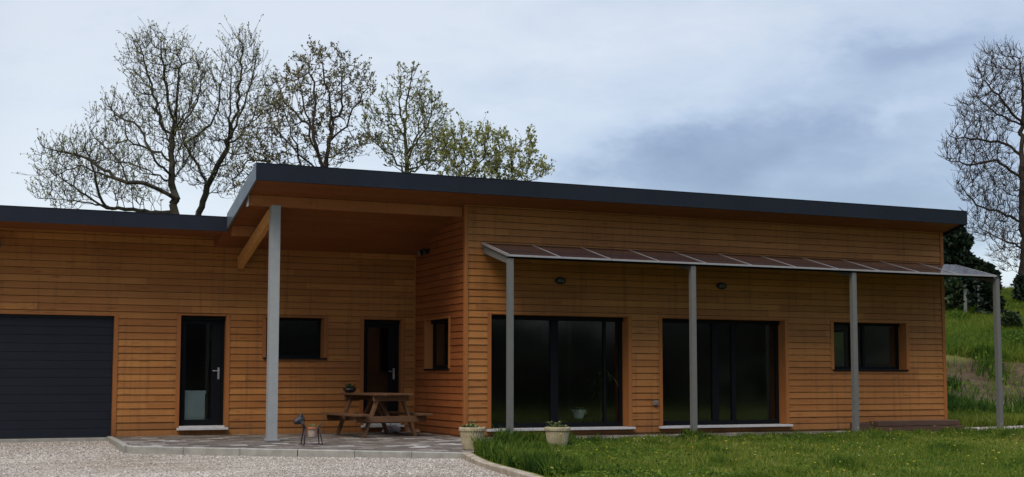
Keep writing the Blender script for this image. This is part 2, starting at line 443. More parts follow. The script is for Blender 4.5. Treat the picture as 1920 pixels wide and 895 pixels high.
# sun from the left, behind the camera
sd = Vector((math.sin(R(SUN_ROT))*math.cos(R(SUN_EL)), math.cos(R(SUN_ROT))*math.cos(R(SUN_EL)), math.sin(R(SUN_EL))))
so.rotation_euler = sd.to_track_quat('Z', 'Y').to_euler()
scene.view_settings.view_transform = 'Standard'
scene.view_settings.look = 'None'
scene.view_settings.exposure = 0

# ------------------------------------------------------------------ ground heights
def sm(x, a, b):
    t = np.clip((np.asarray(x, float)-a)/(b-a), 0, 1); return t*t*(3-2*t)
EDGE = [(-24, -6.6), (-14, -6.4), (-11.0, -6.0), (-8.3, -5.72), (-6.9, -5.50), (-6.0, -5.42), (-5.1, -5.30), (-4.2, -5.18), (-3.5, -5.05), (-3.05, -4.93)]
EY = np.array([e[0] for e in EDGE]); EX = np.array([e[1] for e in EDGE])
def edge_x(y): return np.interp(y, EY, EX)
def Gh(x, y): return np.interp(y, [-30, -22, -9, -4, -2, 2, 6], [-.62, -.50, -.30, -.20, -.165, -.075, -.06])
def bank(x, y):
    x = np.asarray(x, float); y = np.asarray(y, float)
    d = (x-CAM[0])*math.sin(YAW)+(y-CAM[1])*math.cos(YAW)
    n = np.sin(x*.9+y*.35)*.6+np.sin(y*1.3-x*.4)*.4
    h = np.interp(d+n*.5, [26, 32, 36, 39.5, 42, 46, 53, 63, 90, 200, 900], [0, .12, .35, .95, 1.95, 2.7, 4.0, 5.4, 6.5, 7.5, 7.5])
    return h*sm(x, 8.5, 13.0)
def Lh(x, y):
    b = np.interp(y, [-30, -22, -9, -4.5, -3, -1.1, 0], [-.62, -.5, -.24, -.135, -.10, -.045, -.03])
    return b+bank(x, y)+.012*np.sin(np.asarray(x)*2.1)*np.sin(np.asarray(y)*1.7)
def Ph(y): return np.interp(y, [-4.5, -3.05, -1.9, 0, .5, 9], [-.14, -.10, -.055, -.006, 0, 0])

def grid(name, xs, ys, hf, m, mask=None):
    X, Y = np.meshgrid(xs, ys)
    Z = hf(X, Y)
    V = np.stack([X, Y, Z], -1).reshape(-1, 3)
    nx, ny = len(xs), len(ys)
    i = np.arange(nx-1)[None, :]+np.arange(ny-1)[:, None]*nx
    Fc = np.stack([i, i+1, i+1+nx, i+nx], -1).reshape(-1, 4)
    if mask is not None:
        c = V[Fc].mean(1); Fc = Fc[mask(c[:, 0], c[:, 1])]
    return big_mesh(name, V, Fc, np.full(len(Fc), .5), m, smooth=True)

far = lambda a, b, n: list(np.geomspace(a, b, n))
xs = np.array([-x for x in far(30, 900, 9)][::-1]+list(np.arange(-26, 44, .8))+far(46, 900, 14))
ys = np.array([-x for x in far(32, 900, 9)][::-1]+list(np.arange(-28, 60, .8))+far(62, 900, 12))
def base_h(x, y):
    left = Gh(x, y)-.07
    right = Lh(x, y)-.03
    t = (x > edge_x(y)+.9) & (y < -1)
    h = np.where(t | (x > 9.2), right, np.minimum(left, -.12))
    h = np.where((y > 10) & (x <= 9.2), -.1, h)
    return h
tag(grid('ground', xs, ys, base_h, MT['ground']), kind='structure')

def strip(name, xfun0, xfun1, ys, n, hf, m):
    V, Fc = [], []
    for j, y in enumerate(ys):
        a, b = xfun0(y), xfun1(y)
        for i in range(n):
            x = a+(b-a)*i/(n-1); V.append((x, y, float(hf(x, y))))
    V = np.array(V)
    i = np.arange(n-1)[None, :]+np.arange(len(ys)-1)[:, None]*n
    Fc = np.stack([i, i+1, i+1+n, i+n], -1).reshape(-1, 4)
    return big_mesh(name, V, Fc, np.full(len(Fc), .5), m, smooth=True)
# lawn, gravel yard
PX = lambda y: float(np.interp(y, [-3.05, -1.60], [-4.75, -3.95]))     # patio's right flank by the lawn
tag(strip('lawn', lambda y: float(edge_x(y)) if y <= -3.05 else PX(y), lambda y: 9.6, list(np.arange(-24, -3.05, .35))+list(np.arange(-3.05, -1.62, .15))+[-1.57], 70, lambda x, y: Lh(x, y), MT['ground']), kind='structure')
def gx1(y):
    # right border of the gravel: kerb line of the patio, then the lawn edging
    if y > -.5: return -9.80+(y+.5)*.045
    if y > -1.9: return float(np.interp(y, [-1.9, -.5], [-7.4, -9.80]))
    if y > -3.05: return float(np.interp(y, [-3.05, -1.9], [-4.95, -7.4]))
    return float(edge_x(y))
tag(strip('gravel_yard', lambda y: -30, gx1, list(np.arange(-24, -3.05, .35))+list(np.arange(-3.05, 2.9, .1)), 60, Gh, MT['gravel']), kind='structure')

# patio (paved terrace)
mb = MB()
KERB = [(-9.70, 2.72), (-9.82, -.5), (-7.40, -1.90), (-4.95, -3.05)]
def patio_left(y):
    return float(np.interp(y, [-3.05, -1.9, -.5, 2.72], [-4.95, -7.40, -9.82, -9.70]))
def patio_right(y):
    return PX(y) if y < -1.60 else 7.75
ysP = list(np.arange(-3.05, -1.65, .1))+[-1.6001, -1.60]+list(np.arange(-1.4, 0, .2))+[-.02]
V = []; n = 80
tag(strip('patio_paving', patio_left, patio_right, ysP, n, lambda x, y: float(Ph(y)), MT['paver']), kind='structure')
tag(strip('porch_paving', patio_left, lambda y: -3.80, [-.02, .5, 1, 1.6, 2.2, 2.74], 20, lambda x, y: float(Ph(y)), MT['paver']), kind='structure')

# kerbs: individual kerb stones in a line
def kerb(points, name, zf, h, w, m, seg, lab, cat, group, rough=0.0, gap=.008):
    pts = [Vector((p[0], p[1], 0)) for p in points]
    runs = []
    for a, b in zip(pts, pts[1:]):
        L = (b-a).length; k = max(1, round(L/seg))
        for i in range(k):
            runs.append((a.lerp(b, i/k), a.lerp(b, (i+1)/k)))
    for i, (a, b) in enumerate(runs):
        d = (b-a).normalized(); nrm = Vector((d.y, -d.x, 0))
        a2, b2 = a+d*gap/2, b-d*gap/2
        mb = MB(); k = 6
        vs = []
        for j in range(k+1):
            p = a2.lerp(b2, j/k)
            zt = float(zf(p.x, p.y))
            jj = random.uniform(-rough, rough)
            for off, z in ((w+jj, zt-h), (w+jj, zt-.012+jj*.4), (w-.014, zt+jj*.4), (0, zt), (0, zt-h)):
                q = p+nrm*off; vs.append((q.x, q.y, z))
        fs = []
        for j in range(k):
            for t in range(4): fs.append((j*5+t, (j+1)*5+t, (j+1)*5+t+1, j*5+t+1))
        fs += [(0, 1, 2, 3, 4), tuple(k*5+t for t in (4, 3, 2, 1, 0))]
        mb.add(vs, fs)
        o = mb.build(name, m)
        tag(o, lab[0] if i == 0 else lab[1], cat, group)
        if len(lab) > 2:
            o['label'] = lab[2](i, len(runs))
def ordinal(i): return ['first', 'second', 'third', 'fourth', 'fifth', 'sixth', 'seventh', 'eighth', 'ninth', 'tenth', 'eleventh', 'twelfth'][i]
kerb(KERB, 'kerb_stone', lambda x, y: Ph(y)+.012, .14, .09, MT['concrete'], 1.0, ('', '', lambda i, n: 'pale concrete kerb stone between gravel and patio, %s along from the garage door' % ordinal(i)), 'kerb stone', 'concrete kerb stones edging the patio')
kerb([(-4.94, -3.06), (-5.10, -3.75), (-5.28, -4.75), (-5.45, -6.05), (-5.58, -7.3), (-5.78, -8.6)], 'edging_stone', lambda x, y: Lh(x, y)+.012, .16, .13, MT['tan_stone'], 1.3, ('', '', lambda i, n: 'rough tan edging stone between gravel and lawn, %s from the ribbed planter' % ordinal(i)), 'edging stone', 'tan edging stones along the lawn', rough=.012)

# ------------------------------------------------------------------ HOUSE
D = 2.746
house = empty('wooden_house', (0, 0, 0), label='single storey larch clad house with anthracite sloping roof, open porch and garage', cat='house')

ROW = .1285
def cladding(name, axis, c, a0, a1, z0, z1, holes, m, out=-1, zoff=0.0):
    """lapped boards on the plane axis=c; boards run along the other axis from a0 to a1; out = sign of the outside"""
    mb = MB()
    def P(a, o, z):
        return (a, c+out*o, z) if axis == 'y' else (c+out*o, a, z)
    zb = set([z0, z1])
    k = math.floor((z0-zoff)/ROW)
    while zoff+k*ROW < z1:
        for q in (zoff+k*ROW, zoff+k*ROW-.0085):
            if z0 < q < z1: zb.add(round(q, 5))
        k += 1
    for h in holes:
        for q in (h[2], h[3]):
            if z0 < q < z1: zb.add(q)
    zb = sorted(zb)
    joints = {}
    for za, zt in zip(zb, zb[1:]):
        if zt-za < 1e-4: continue
        mid = (za+zt)/2
        row = math.floor((mid-zoff)/ROW+1e-6); t0 = (za-zoff)/ROW-row; t1 = (zt-zoff)/ROW-row
        groove = (mid-zoff)/ROW-row > (1-.0085/ROW)
        ivs = [(a0, a1)]
        for h in holes:
            if h[2] < mid < h[3]:
                nv = []
                for (p, q) in ivs:
                    if h[1] <= p or h[0] >= q: nv.append((p, q)); continue
                    if h[0] > p: nv.append((p, h[0]))
                    if h[1] < q: nv.append((h[1], q))
                ivs = nv
        if row not in joints:
            js = []; x = a0+random.uniform(-3, 0)
            while x < a1:
                js.append((x, random.random(), random.uniform(-.0035, .0035))); x += random.uniform(1.6, 4.6)
            joints[row] = js
        js = joints[row]
        for (p, q) in ivs:
            for i, (jx, rr, jz) in enumerate(js):
                je = js[i+1][0] if i+1 < len(js) else a1+9
                s, e = max(p, jx+.003), min(q, je)
                if e-s < .003: continue
                o0 = .024-.016*t0+jz; o1 = .024-.016*t1+jz
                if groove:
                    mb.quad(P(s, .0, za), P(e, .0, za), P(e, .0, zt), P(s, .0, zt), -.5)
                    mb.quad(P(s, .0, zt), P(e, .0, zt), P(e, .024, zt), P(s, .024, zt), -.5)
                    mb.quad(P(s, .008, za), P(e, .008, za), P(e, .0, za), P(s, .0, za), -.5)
                else:
                    mb.quad(P(s, o0, za), P(e, o0, za), P(e, o1, zt), P(s, o1, zt), rr)
    # backing sheet closes the joints
    return mb, P

def backing(mb, P, a0, a1, z0, z1, holes, o=-.004):
    zb = sorted(set([z0, z1]+[h[2] for h in holes]+[h[3] for h in holes]))
    zb = [z for z in zb if z0 <= z <= z1]
    for za, zt in zip(zb, zb[1:]):
        ivs = [(a0, a1)]
        for h in holes:
            if h[2] < (za+zt)/2 < h[3]:
                nv = []
                for (p, q) in ivs:
                    if h[1] <= p or h[0] >= q: nv.append((p, q)); continue
                    if h[0] > p: nv.append((p, h[0]))
                    if h[1] < q: nv.append((h[1], q))
                ivs = nv
        for p, q in ivs:
            mb.quad(P(p, o, za), P(q, o, za), P(q, o, zt), P(p, o, zt), .1)

SL = .258                                   # roof fall towards the back
def soff(y): return 4.470-SL*(y+.72)        # underside of the main roof
W1, W2, W3 = (-3.29, -.386, .146, 2.27), (.374, 3.302, .146, 2.27), (4.53, 6.458, 1.27, 2.27)
GD, D1, B1, D2 = (-12.7, -9.709, -.02, 2.226), (-8.496, -7.639, .146, 2.262), (-6.867, -5.712, 1.474, 2.262), (-4.892, -4.103, .146, 2.255)
SW = (.812, 2.078, 1.265, 2.225)
EW = (3.05, 4.5, 1.2, 2.25)

def clad_wall(axis, c, a0, a1, z0, z1, holes, m, out, **k):
    mb, P = cladding('wall', axis, c, a0, a1, z0, z1, holes, m, out, **k)
    backing(mb, P, a0, a1, z0, z1, holes)
    return mb.build('wall', m, house)
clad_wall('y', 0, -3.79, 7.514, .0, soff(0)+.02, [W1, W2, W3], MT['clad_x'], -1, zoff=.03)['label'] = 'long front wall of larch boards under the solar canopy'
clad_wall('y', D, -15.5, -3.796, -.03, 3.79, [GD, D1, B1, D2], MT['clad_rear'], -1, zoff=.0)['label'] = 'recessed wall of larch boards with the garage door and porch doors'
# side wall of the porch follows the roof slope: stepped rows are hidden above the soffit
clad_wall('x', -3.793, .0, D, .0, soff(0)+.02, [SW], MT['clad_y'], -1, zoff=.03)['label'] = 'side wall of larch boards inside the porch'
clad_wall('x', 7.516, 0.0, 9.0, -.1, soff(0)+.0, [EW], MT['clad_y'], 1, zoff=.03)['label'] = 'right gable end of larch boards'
# corner trims
mb = MB(); mb.box(-3.825, -3.757, -.034, -.003, .0, soff(0)+.01); mb.box(-3.827, -3.797, -.036, .05, .0, soff(0)+.01)
mb.build('corner_trim', MT['trim_z'], house, bevel=.003)
mb = MB(); mb.box(7.465, 7.548, -.034, -.003, -.05, soff(0)+.01); mb.box(7.52, 7.55, -.03, .06, -.05, soff(0)+.01)
mb.build('corner_trim', MT['trim_z'], house, bevel=.003)
mb = MB(); mb.box(-3.83, -3.80, D-.05, D-.026, .0, 3.6)
mb.build('corner_trim', MT['trim_z'], house, bevel=.003)

# hidden shell: rear wall, interior walls, floor, ceiling
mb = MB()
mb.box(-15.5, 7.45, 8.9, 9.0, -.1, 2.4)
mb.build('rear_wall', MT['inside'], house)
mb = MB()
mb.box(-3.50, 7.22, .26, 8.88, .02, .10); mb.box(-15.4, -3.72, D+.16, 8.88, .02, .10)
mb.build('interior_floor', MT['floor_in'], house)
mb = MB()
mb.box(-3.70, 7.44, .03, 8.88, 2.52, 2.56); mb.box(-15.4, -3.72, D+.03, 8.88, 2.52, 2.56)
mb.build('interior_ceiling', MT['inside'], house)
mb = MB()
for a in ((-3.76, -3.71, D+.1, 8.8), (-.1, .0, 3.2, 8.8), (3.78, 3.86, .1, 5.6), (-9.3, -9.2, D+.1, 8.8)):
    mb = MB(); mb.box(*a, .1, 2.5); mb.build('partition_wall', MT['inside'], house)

# openings ------------------------------------------------------------
def opening(axis, c, out, h, trim=.075, depth=.27, sillmat=None, bottom=True, name='window_trim'):
    """timber reveal and architrave round an opening"""
    a0, a1, z0, z1 = h
    mb = MB()
    def B(p0, p1, o0, o1, q0, q1):
        lo, hi = sorted((c+out*o0, c+out*o1))
        if axis == 'y': mb.box(p0, p1, lo, hi, q0, q1, random.random())
        else: mb.box(lo, hi, p0, p1, q0, q1, random.random())
    zb = z0 if bottom else z0-.03
    B(a0-trim, a0, -depth, .032, zb, z1); B(a1, a1+trim, -depth, .032, zb, z1)
    B(a0-trim, a1+trim, -depth, .034, z1, z1+.03)
    return mb.build(name, MT['trim_z'], house, bevel=.002)
def boxp(axis, c, out, p0, p1, o0, o1, q0, q1, mb):
    lo, hi = sorted((c+out*o0, c+out*o1))
    if axis == 'y': mb.box(p0, p1, lo, hi, q0, q1)
    else: mb.box(lo, hi, p0, p1, q0, q1)

def window(kind, axis, c, out, h, mull=(), head=.10, fr=.06, sashes=None, depth=.22, nm='window'):
    """frame at depth behind the cladding, panes, shutter box"""
    a0, a1, z0, z1 = h
    mb = MB(); B = lambda *a: boxp(axis, c, out, *a, mb)
    B(a0+.002, a1-.002, -depth-.06, -depth+.04, z1-head, z1-.002)                 # shutter box / head
    B(a0+.002, a0+fr, -depth-.05, -depth, z0, z1-head); B(a1-fr, a1-.002, -depth-.05, -depth, z0, z1-head)
    B(a0+fr, a1-fr, -depth-.05, -depth, z0, z0+fr*1.25)
    for x, w in mull: B(x-w/2, x+w/2, -depth-.055, -depth+.01, z0+fr*1.25, z1-head)
    f = mb.build(nm, MT['frame'], house, bevel=.003)
    xs = [a0+fr]+[q for x, w in mull for q in (x-w/2, x+w/2)]+[a1-fr]
    for p, q in zip(xs[::2], xs[1::2]):
        mb = MB(); B = lambda *a: boxp(axis, c, out, *a, mb)
        B(p-.01, q+.01, -depth-.031, -depth-.026, z0+fr, z1-head+.01)
        o = mb.build('pane', MT['glass'], f)
    return f

def sill(axis, c, out, h, over, th, m, proj, depth=.27, nm='sill', par=None, lift=0.0):
    a0, a1, z0, z1 = h
    mb = MB(); boxp(axis, c, out, a0-over, a1+over, .034, proj, z0-th, z0-.001+lift, mb)
    boxp(axis, c, out, a0+.001, a1-.001, -depth, .034, z0-th, z0-.001+lift, mb)
    return mb.build(nm, m, par or house, bevel=.004)

for h, ml in ((W1, ((-1.87, .16), (-.78, .05))), (W2, ((1.755, .15), (2.19, .09)))):
    opening('y', 0, -1, h)
    f = window('french', 'y', 0, -1, h, ml, head=.085, fr=.07, nm='patio_door')
    sill('y', 0, -1, h, .10, .045, MT['stone'], .115, nm='threshold_slab', par=f)
opening('y', 0, -1, W3); f = window('w', 'y', 0, -1, W3, ((5.20, .10), (5.50, .06)), head=.06, fr=.05)
sill('y', 0, -1, W3, .03, .03, MT['frame'], .05, par=f)
opening('y', D, -1, B1); f = window('w', 'y', D, -1, B1, (), head=.05, fr=.05)
sill('y', D, -1, B1, .06, .03, MT['frame'], .06, par=f)
opening('x', -3.793, -1, SW); f = window('w', 'x', -3.793, -1, SW, (), head=.07, fr=.055, depth=.13)
sill('x', -3.793, -1, SW, .05, .03, MT['frame'], .05, par=f)
opening('x', 7.516, 1, EW); f = window('w', 'x', 7.516, 1, EW, (), head=.05, fr=.05)
sill('x', 7.516, 1, EW, .03, .03, MT['frame'], .05, par=f)

def handle(par, x, y, z, s=-1):
    mb = MB(); mb.box(x-.018, x+.018, y-.012, y, z-.11, z+.11)
    mb.tube([(x, y-.01, z+.05), (x, y-.05, z+.05), (x+s*.02, y-.058, z+.05), (x+s*.12, y-.058, z+.05)], .010, 8)
    mb.tube([(x, y-.011, z-.05), (x, y-.02, z-.05)], .011, 10)
    return mb.build('handle', MT['steel'], par, bevel=.002)

def glazed_door(h, glass_r, dark, lab):
    a0, a1, z0, z1 = h
    opening('y', D, -1, h)
    mb = MB(); y = D+.12
    mb.box(a0+.002, a0+.05, y-.0, y+.07, z0+.03, z1-.08); mb.box(a1-.05, a1-.002, y, y+.07, z0+.03, z1-.08); mb.box(a0+.002, a1-.002, y-.05, y+.07, z1-.08, z1-.002)
    door = mb.build('door', MT['frame'], house, bevel=.003); door['label'] = lab
    mb = MB(); b0, b1, c0, c1 = a0+.055, a1-.055, z0+.035, z1-.085
    g0, g1, e0, e1 = b0+.075, glass_r, c0+.11, c1-.07
    mb.box(b0, g0, y+.012, y+.058, c0, c1); mb.box(g1, b1, y+.012, y+.058, c0, c1)
    mb.box(g0, g1, y+.012, y+.058, c0, e0); mb.box(g0, g1, y+.012, y+.058, e1, c1)
    mb.box(g1+.02, g1+.028, y+.008, y+.0119, c0+.02, c1-.02)
    mb.build('leaf', MT['frame'], door, bevel=.003)
    mb = MB(); mb.box(g0-.005, g1+.005, y+.030, y+.036, e0-.005, e1+.005)
    mb.build('pane', MT['glass'], door)
    handle(door, b1-.05, y+.012, z0+1.02)
    mb = MB(); mb.box(a0-.05, a1+.05, D-.14, D-.034, z0-.045, z0-.002); mb.box(a0+.001, a1-.001, D-.034, D+.20, z0-.045, z0+.03)
    mb.build('threshold_slab', MT['stone'], door, bevel=.004)
    return door
glazed_door(D1, -7.88, False, 'glazed side door beside the garage')
glazed_door(D2, -4.32, True, 'glazed entrance door at the back of the porch')

# garage door
a0, a1, z0, z1 = GD
opening('y', D, -1, GD)
mb = MB(); z = z0+.02; k = 0
while z < z1-.01:
    zt = min(z+.155, z1)
    mb.box(a0+.002, a1-.002, D+.075, D+.12, z+.004, zt-.002, random.random()); mb.box(a0+.002, a1-.002, D+.083, D+.118, zt-.002, zt+.004)
    z = zt; k += 1
gd = mb.build('garage_door', MT['garage'], house, bevel=.003)
mb = MB(); mb.box(a0, a1, D+.060, D+.0745, z0+.002, z0+.03); mb.build('rubber_seal', MT['rubber'], gd)
mb = MB(); mb.box(a0-.02, a1+.06, D-.10, D+.2, -.10, -.012); mb.build('threshold_slab', MT['concrete'], house, bevel=.005)

# roofs ---------------------------------------------------------------
X0, X1, YF, YB = -7.893, 7.60, -.72, 9.6
ZFT, ZFB = 4.692, 4.406
roof = None
mb = MB()
# roof deck: upper surface, split at the garage
def top(y): return ZFT-SL*(y-YF)
mb.add([(X0+.01, YF+.01, top(YF)-.01), (X1-.01, YF+.01, top(YF)-.01), (X1-.01, YB, top(YB)-.01), (X0+.01, YB, top(YB)-.01),
        (X0+.01, YF+.01, top(YF)-.20), (X1-.01, YF+.01, top(YF)-.20), (X1-.01, YB, top(YB)-.20), (X0+.01, YB, top(YB)-.20)],
       [(0, 1, 2, 3), (7, 6, 5, 4), (0, 4, 5, 1), (1, 5, 6, 2), (2, 6, 7, 3), (3, 7, 4, 0)])
roof = mb.build('roof', MT['roofing'], house); roof['label'] = 'main roof over house and porch'
mb = MB()
# front fascia with folded drip and joints in the sheet
xs_ = [X0+.002, -4.2, -1.1, 2.0, 5.0, X1]
for a, b in zip(xs_, xs_[1:]):
    mb.box(a+.0005, b-.0005, YF-.004, YF+.05, ZFB, ZFT)
    mb.box(a+.0005, b-.0005, YF-.012, YF+.0, ZFB-.004, ZFB+.018)
    mb.box(a+.0005, b-.0005, YF-.010, YF+.09, ZFT+.0005, ZFT+.008)
mb.build('fascia', MT['zinc'], roof, bevel=.002)
def side_fascia(x, xo, y0, y1, m, name='fascia'):
    mb = MB()
    vs = []
    for xx in (min(x, xo), max(x, xo)):
        for (y, z) in ((y0, top(y0)-.286), (y1, top(y1)-.286), (y1, top(y1)+.002), (y0, top(y0)+.002)):
            vs.append((xx, y, z))
    mb.add(vs, [(3, 2, 1, 0), (4, 5, 6, 7), (0, 1, 5, 4), (1, 2, 6, 5), (2, 3, 7, 6), (3, 0, 4, 7)])
    return mb.build(name, m, roof, bevel=.002)
side_fascia(X0-.004, X0+.03, YF-.002, 1.60, MT['zinc_light'])
side_fascia(X1, X1+.005, YF-.002, YB, MT['zinc'])
# soffit boards following the slope (boards run along x)
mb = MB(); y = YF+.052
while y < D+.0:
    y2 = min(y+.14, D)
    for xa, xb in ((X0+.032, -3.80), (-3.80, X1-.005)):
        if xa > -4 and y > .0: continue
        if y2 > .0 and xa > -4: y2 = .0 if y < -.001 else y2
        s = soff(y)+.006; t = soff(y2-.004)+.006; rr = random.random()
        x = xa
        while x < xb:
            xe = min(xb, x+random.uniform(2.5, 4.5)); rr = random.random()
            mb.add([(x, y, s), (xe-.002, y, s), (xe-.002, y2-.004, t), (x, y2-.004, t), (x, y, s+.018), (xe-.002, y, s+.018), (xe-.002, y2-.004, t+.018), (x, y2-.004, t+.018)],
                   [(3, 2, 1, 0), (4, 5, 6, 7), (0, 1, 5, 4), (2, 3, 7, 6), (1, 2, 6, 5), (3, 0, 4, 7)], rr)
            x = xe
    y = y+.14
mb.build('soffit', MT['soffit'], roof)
# triangular infill where the porch ceiling drops below the garage soffit
mb = MB(); mb.add([(X0+.0, 1.61, 3.90), (X0, 1.61, soff(1.61)), (X0, D, soff(D)), (X0, D, 3.90), (X0+.03, 1.61, 3.90), (X0+.03, 1.61, soff(1.61)), (X0+.03, D, soff(D)), (X0+.03, D, 3.90)],
                  [(0, 3, 2, 1), (4, 5, 6, 7), (1, 2, 6, 5), (0, 1, 5, 4), (2, 3, 7, 6)])
mb.build('infill_board', MT['soffit'], roof)

groof_mb = MB(); GY = 1.575
groof_mb.add([(-16, GY+.01, 4.02), (X0-.006, GY+.01, 4.02), (X0-.006, 9.6, 2.6), (-16, 9.6, 2.6), (-16, GY+.01, 3.80), (X0-.006, GY+.01, 3.80), (X0-.006, D, 3.80), (-16, D, 3.80), (X0-.006, 9.6, 2.45), (-16, 9.6, 2.45)],
             [(0, 1, 2, 3), (4, 7, 6, 5), (7, 9, 8, 6), (0, 4, 5, 1), (1, 5, 6, 8, 2), (0, 3, 9, 7, 4), (3, 2, 8, 9)])
groof = groof_mb.build('roof', MT['roofing'], house); groof['label'] = 'lower roof over the garage'
mb = MB()
for a, b in ((-16, -12.9), (-12.9, -9.9), (-9.9, X0+.02)):
    mb.box(a+.0005, b-.0005, GY-.004, GY+.04, 3.769, 4.031); mb.box(a+.0005, b-.0005, GY-.012, GY, 3.765, 3.785); mb.box(a+.0005, b-.0005, GY-.01, GY+.09, 4.0315, 4.04)
mb.build('fascia', MT['zinc'], groof, bevel=.002)
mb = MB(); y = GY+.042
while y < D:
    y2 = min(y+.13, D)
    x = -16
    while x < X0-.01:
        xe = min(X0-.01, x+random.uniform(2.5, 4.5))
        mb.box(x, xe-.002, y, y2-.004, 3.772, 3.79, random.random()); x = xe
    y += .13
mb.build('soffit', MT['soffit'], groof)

# timbers of the porch
def slant(x0, x1, yc, th, h, z_top):
    mb = MB(); mb.box(x0, x1, yc-th/2, yc+th/2, z_top-h, z_top, .6); return mb
b1 = slant(-7.83, -3.83, .14, .12, .185, soff(.08)-.0)
pb = b1.build('purlin', MT['beam_x'], house, bevel=.006); pb['label'] = 'front purlin under the porch roof'
mb = MB(); mb.box(-7.842, -7.831, .07, .215, soff(.08)-.205, soff(.08)-.005); mb.build('end_cap', MT['alu'], pb)
b2 = slant(-7.80, -7.12, 1.62, .12, .185, soff(1.56))
b2.build('purlin', MT['beam_x'], house, bevel=.006)['label'] = 'short rear purlin end resting on the porch rafter'
mb = MB(); zt = 4.06
ya, yb = .20, D-.03
mb.bar((-7.40, ya, 4.052-.115), (-7.40, yb, 4.052-.115-SL*(yb-ya)), .10, .225, r=.8)
mb.build('rafter', MT['beam_y'], house, bevel=.006)
# big galvanised post (H profile)
mb = MB(); px, py, w = -7.35, .15, .165; z0, z1 = .004, 4.10
mb.box(px-w/2, px+w/2, py-w/2, py-w/2+.012, z0, z1); mb.box(px-w/2, px+w/2, py+w/2-.012, py+w/2, z0, z1); mb.box(px-.006, px+.006, py-w/2+.012, py+w/2-.012, z0, z1)
mb.box(px-w/2, px-w/2+.006, py-w/2+.0125, py+w/2-.0125, z0, z1)
post = mb.build('post', MT['galv'], house, bevel=.002)
mb = MB(); mb.box(px-.12, px+.12, py-.12, py+.12, .002, .014)
for sx in (-1, 1):
    for sy in (-1, 1): mb.tube([(px+sx*.095, py+sy*.095, .014), (px+sx*.095, py+sy*.095, .034)], .012, 6)
mb.build('base_plate', MT['galv'], post)

# ------------------------------------------------------------------ solar canopy
can = empty('solar_canopy', (0, 0, 0), label='narrow lean-to solar panel canopy on four grey posts along the front wall', cat='canopy')
YC = -1.20
zb_, zf_ = 3.605, 3.268
def cz(y): return zb_+(zf_-zb_)*(y-0)/(YC-.04)
for i in range(4):
    x = (-3.43, .35, 4.12, 7.90)[i]; w = .10
    mb = MB(); mb.box(x-w/2, x+w/2, YC-w/2, YC+w/2, float(Ph(YC))-.01, 3.205)
    for sx in (-1, 1): mb.box(x+sx*.028-.004, x+sx*.028+.004, YC-w/2-.0025, YC-w/2+.001, 0.0, 3.20)
    mb.box(x-w/2-.0025, x-w/2+.001, YC-.004, YC+.004, 0, 3.20)
    p = mb.build('post', MT['galv_dark'] if i else MT['galv_dark'], can, bevel=.004)
    mb = MB(); mb.box(x-.08, x+.08, YC-.08, YC+.08, float(Ph(YC))+.0, float(Ph(YC))+.012); mb.build('base_plate', MT['galv_dark'], p)
    mb = MB(); mb.bar((x, -.03, cz(-.03)-.115), (x, YC+.05, cz(YC)-.085), .06, .15); mb.build('arm', MT['galv_dark'], can, bevel=.003)
mb = MB(); mb.box(-3.47, 7.83, YC-.01, YC+.045, 3.2055, 3.242); mb.build('front_rail', MT['frame'], can, bevel=.003)
mb = MB(); mb.box(-3.49, 7.85, -.070, -.032, zb_-.11, zb_-.04); mb.build('wall_rail', MT['galv_dark'], can, bevel=.003)
xsP = [-3.49+1.031*i for i in range(12)]
for a, b in zip(xsP, xsP[1:]):
    mb = MB()
    ya, yb = -.04, YC-.055
    mb.add([(a+.012, ya, cz(ya)-.012), (b-.012, ya, cz(ya)-.012), (b-.012, yb, cz(yb)-.012), (a+.012, yb, cz(yb)-.012), (a+.012, ya, cz(ya)), (b-.012, ya, cz(ya)), (b-.012, yb, cz(yb)), (a+.012, yb, cz(yb))],
           [(0, 1, 2, 3), (7, 6, 5, 4), (0, 4, 5, 1), (1, 5, 6, 2), (2, 6, 7, 3), (3, 7, 4, 0)])
    p = mb.build('panel', MT['solar'], can)
    mb = MB(); mb.box(a+.003, b-.003, YC-.082, YC-.056, cz(YC)-.043, cz(YC)-.010); mb.build('panel_frame', MT['alu'], p, bevel=.002)
for i, x in enumerate(xsP):
    mb = MB(); mb.bar((x, -.035, cz(-.035)-.004), (x, YC-.07, cz(YC-.07)-.004), .022, .022 if i else .045); mb.build('glazing_bar', MT['alu'], can)

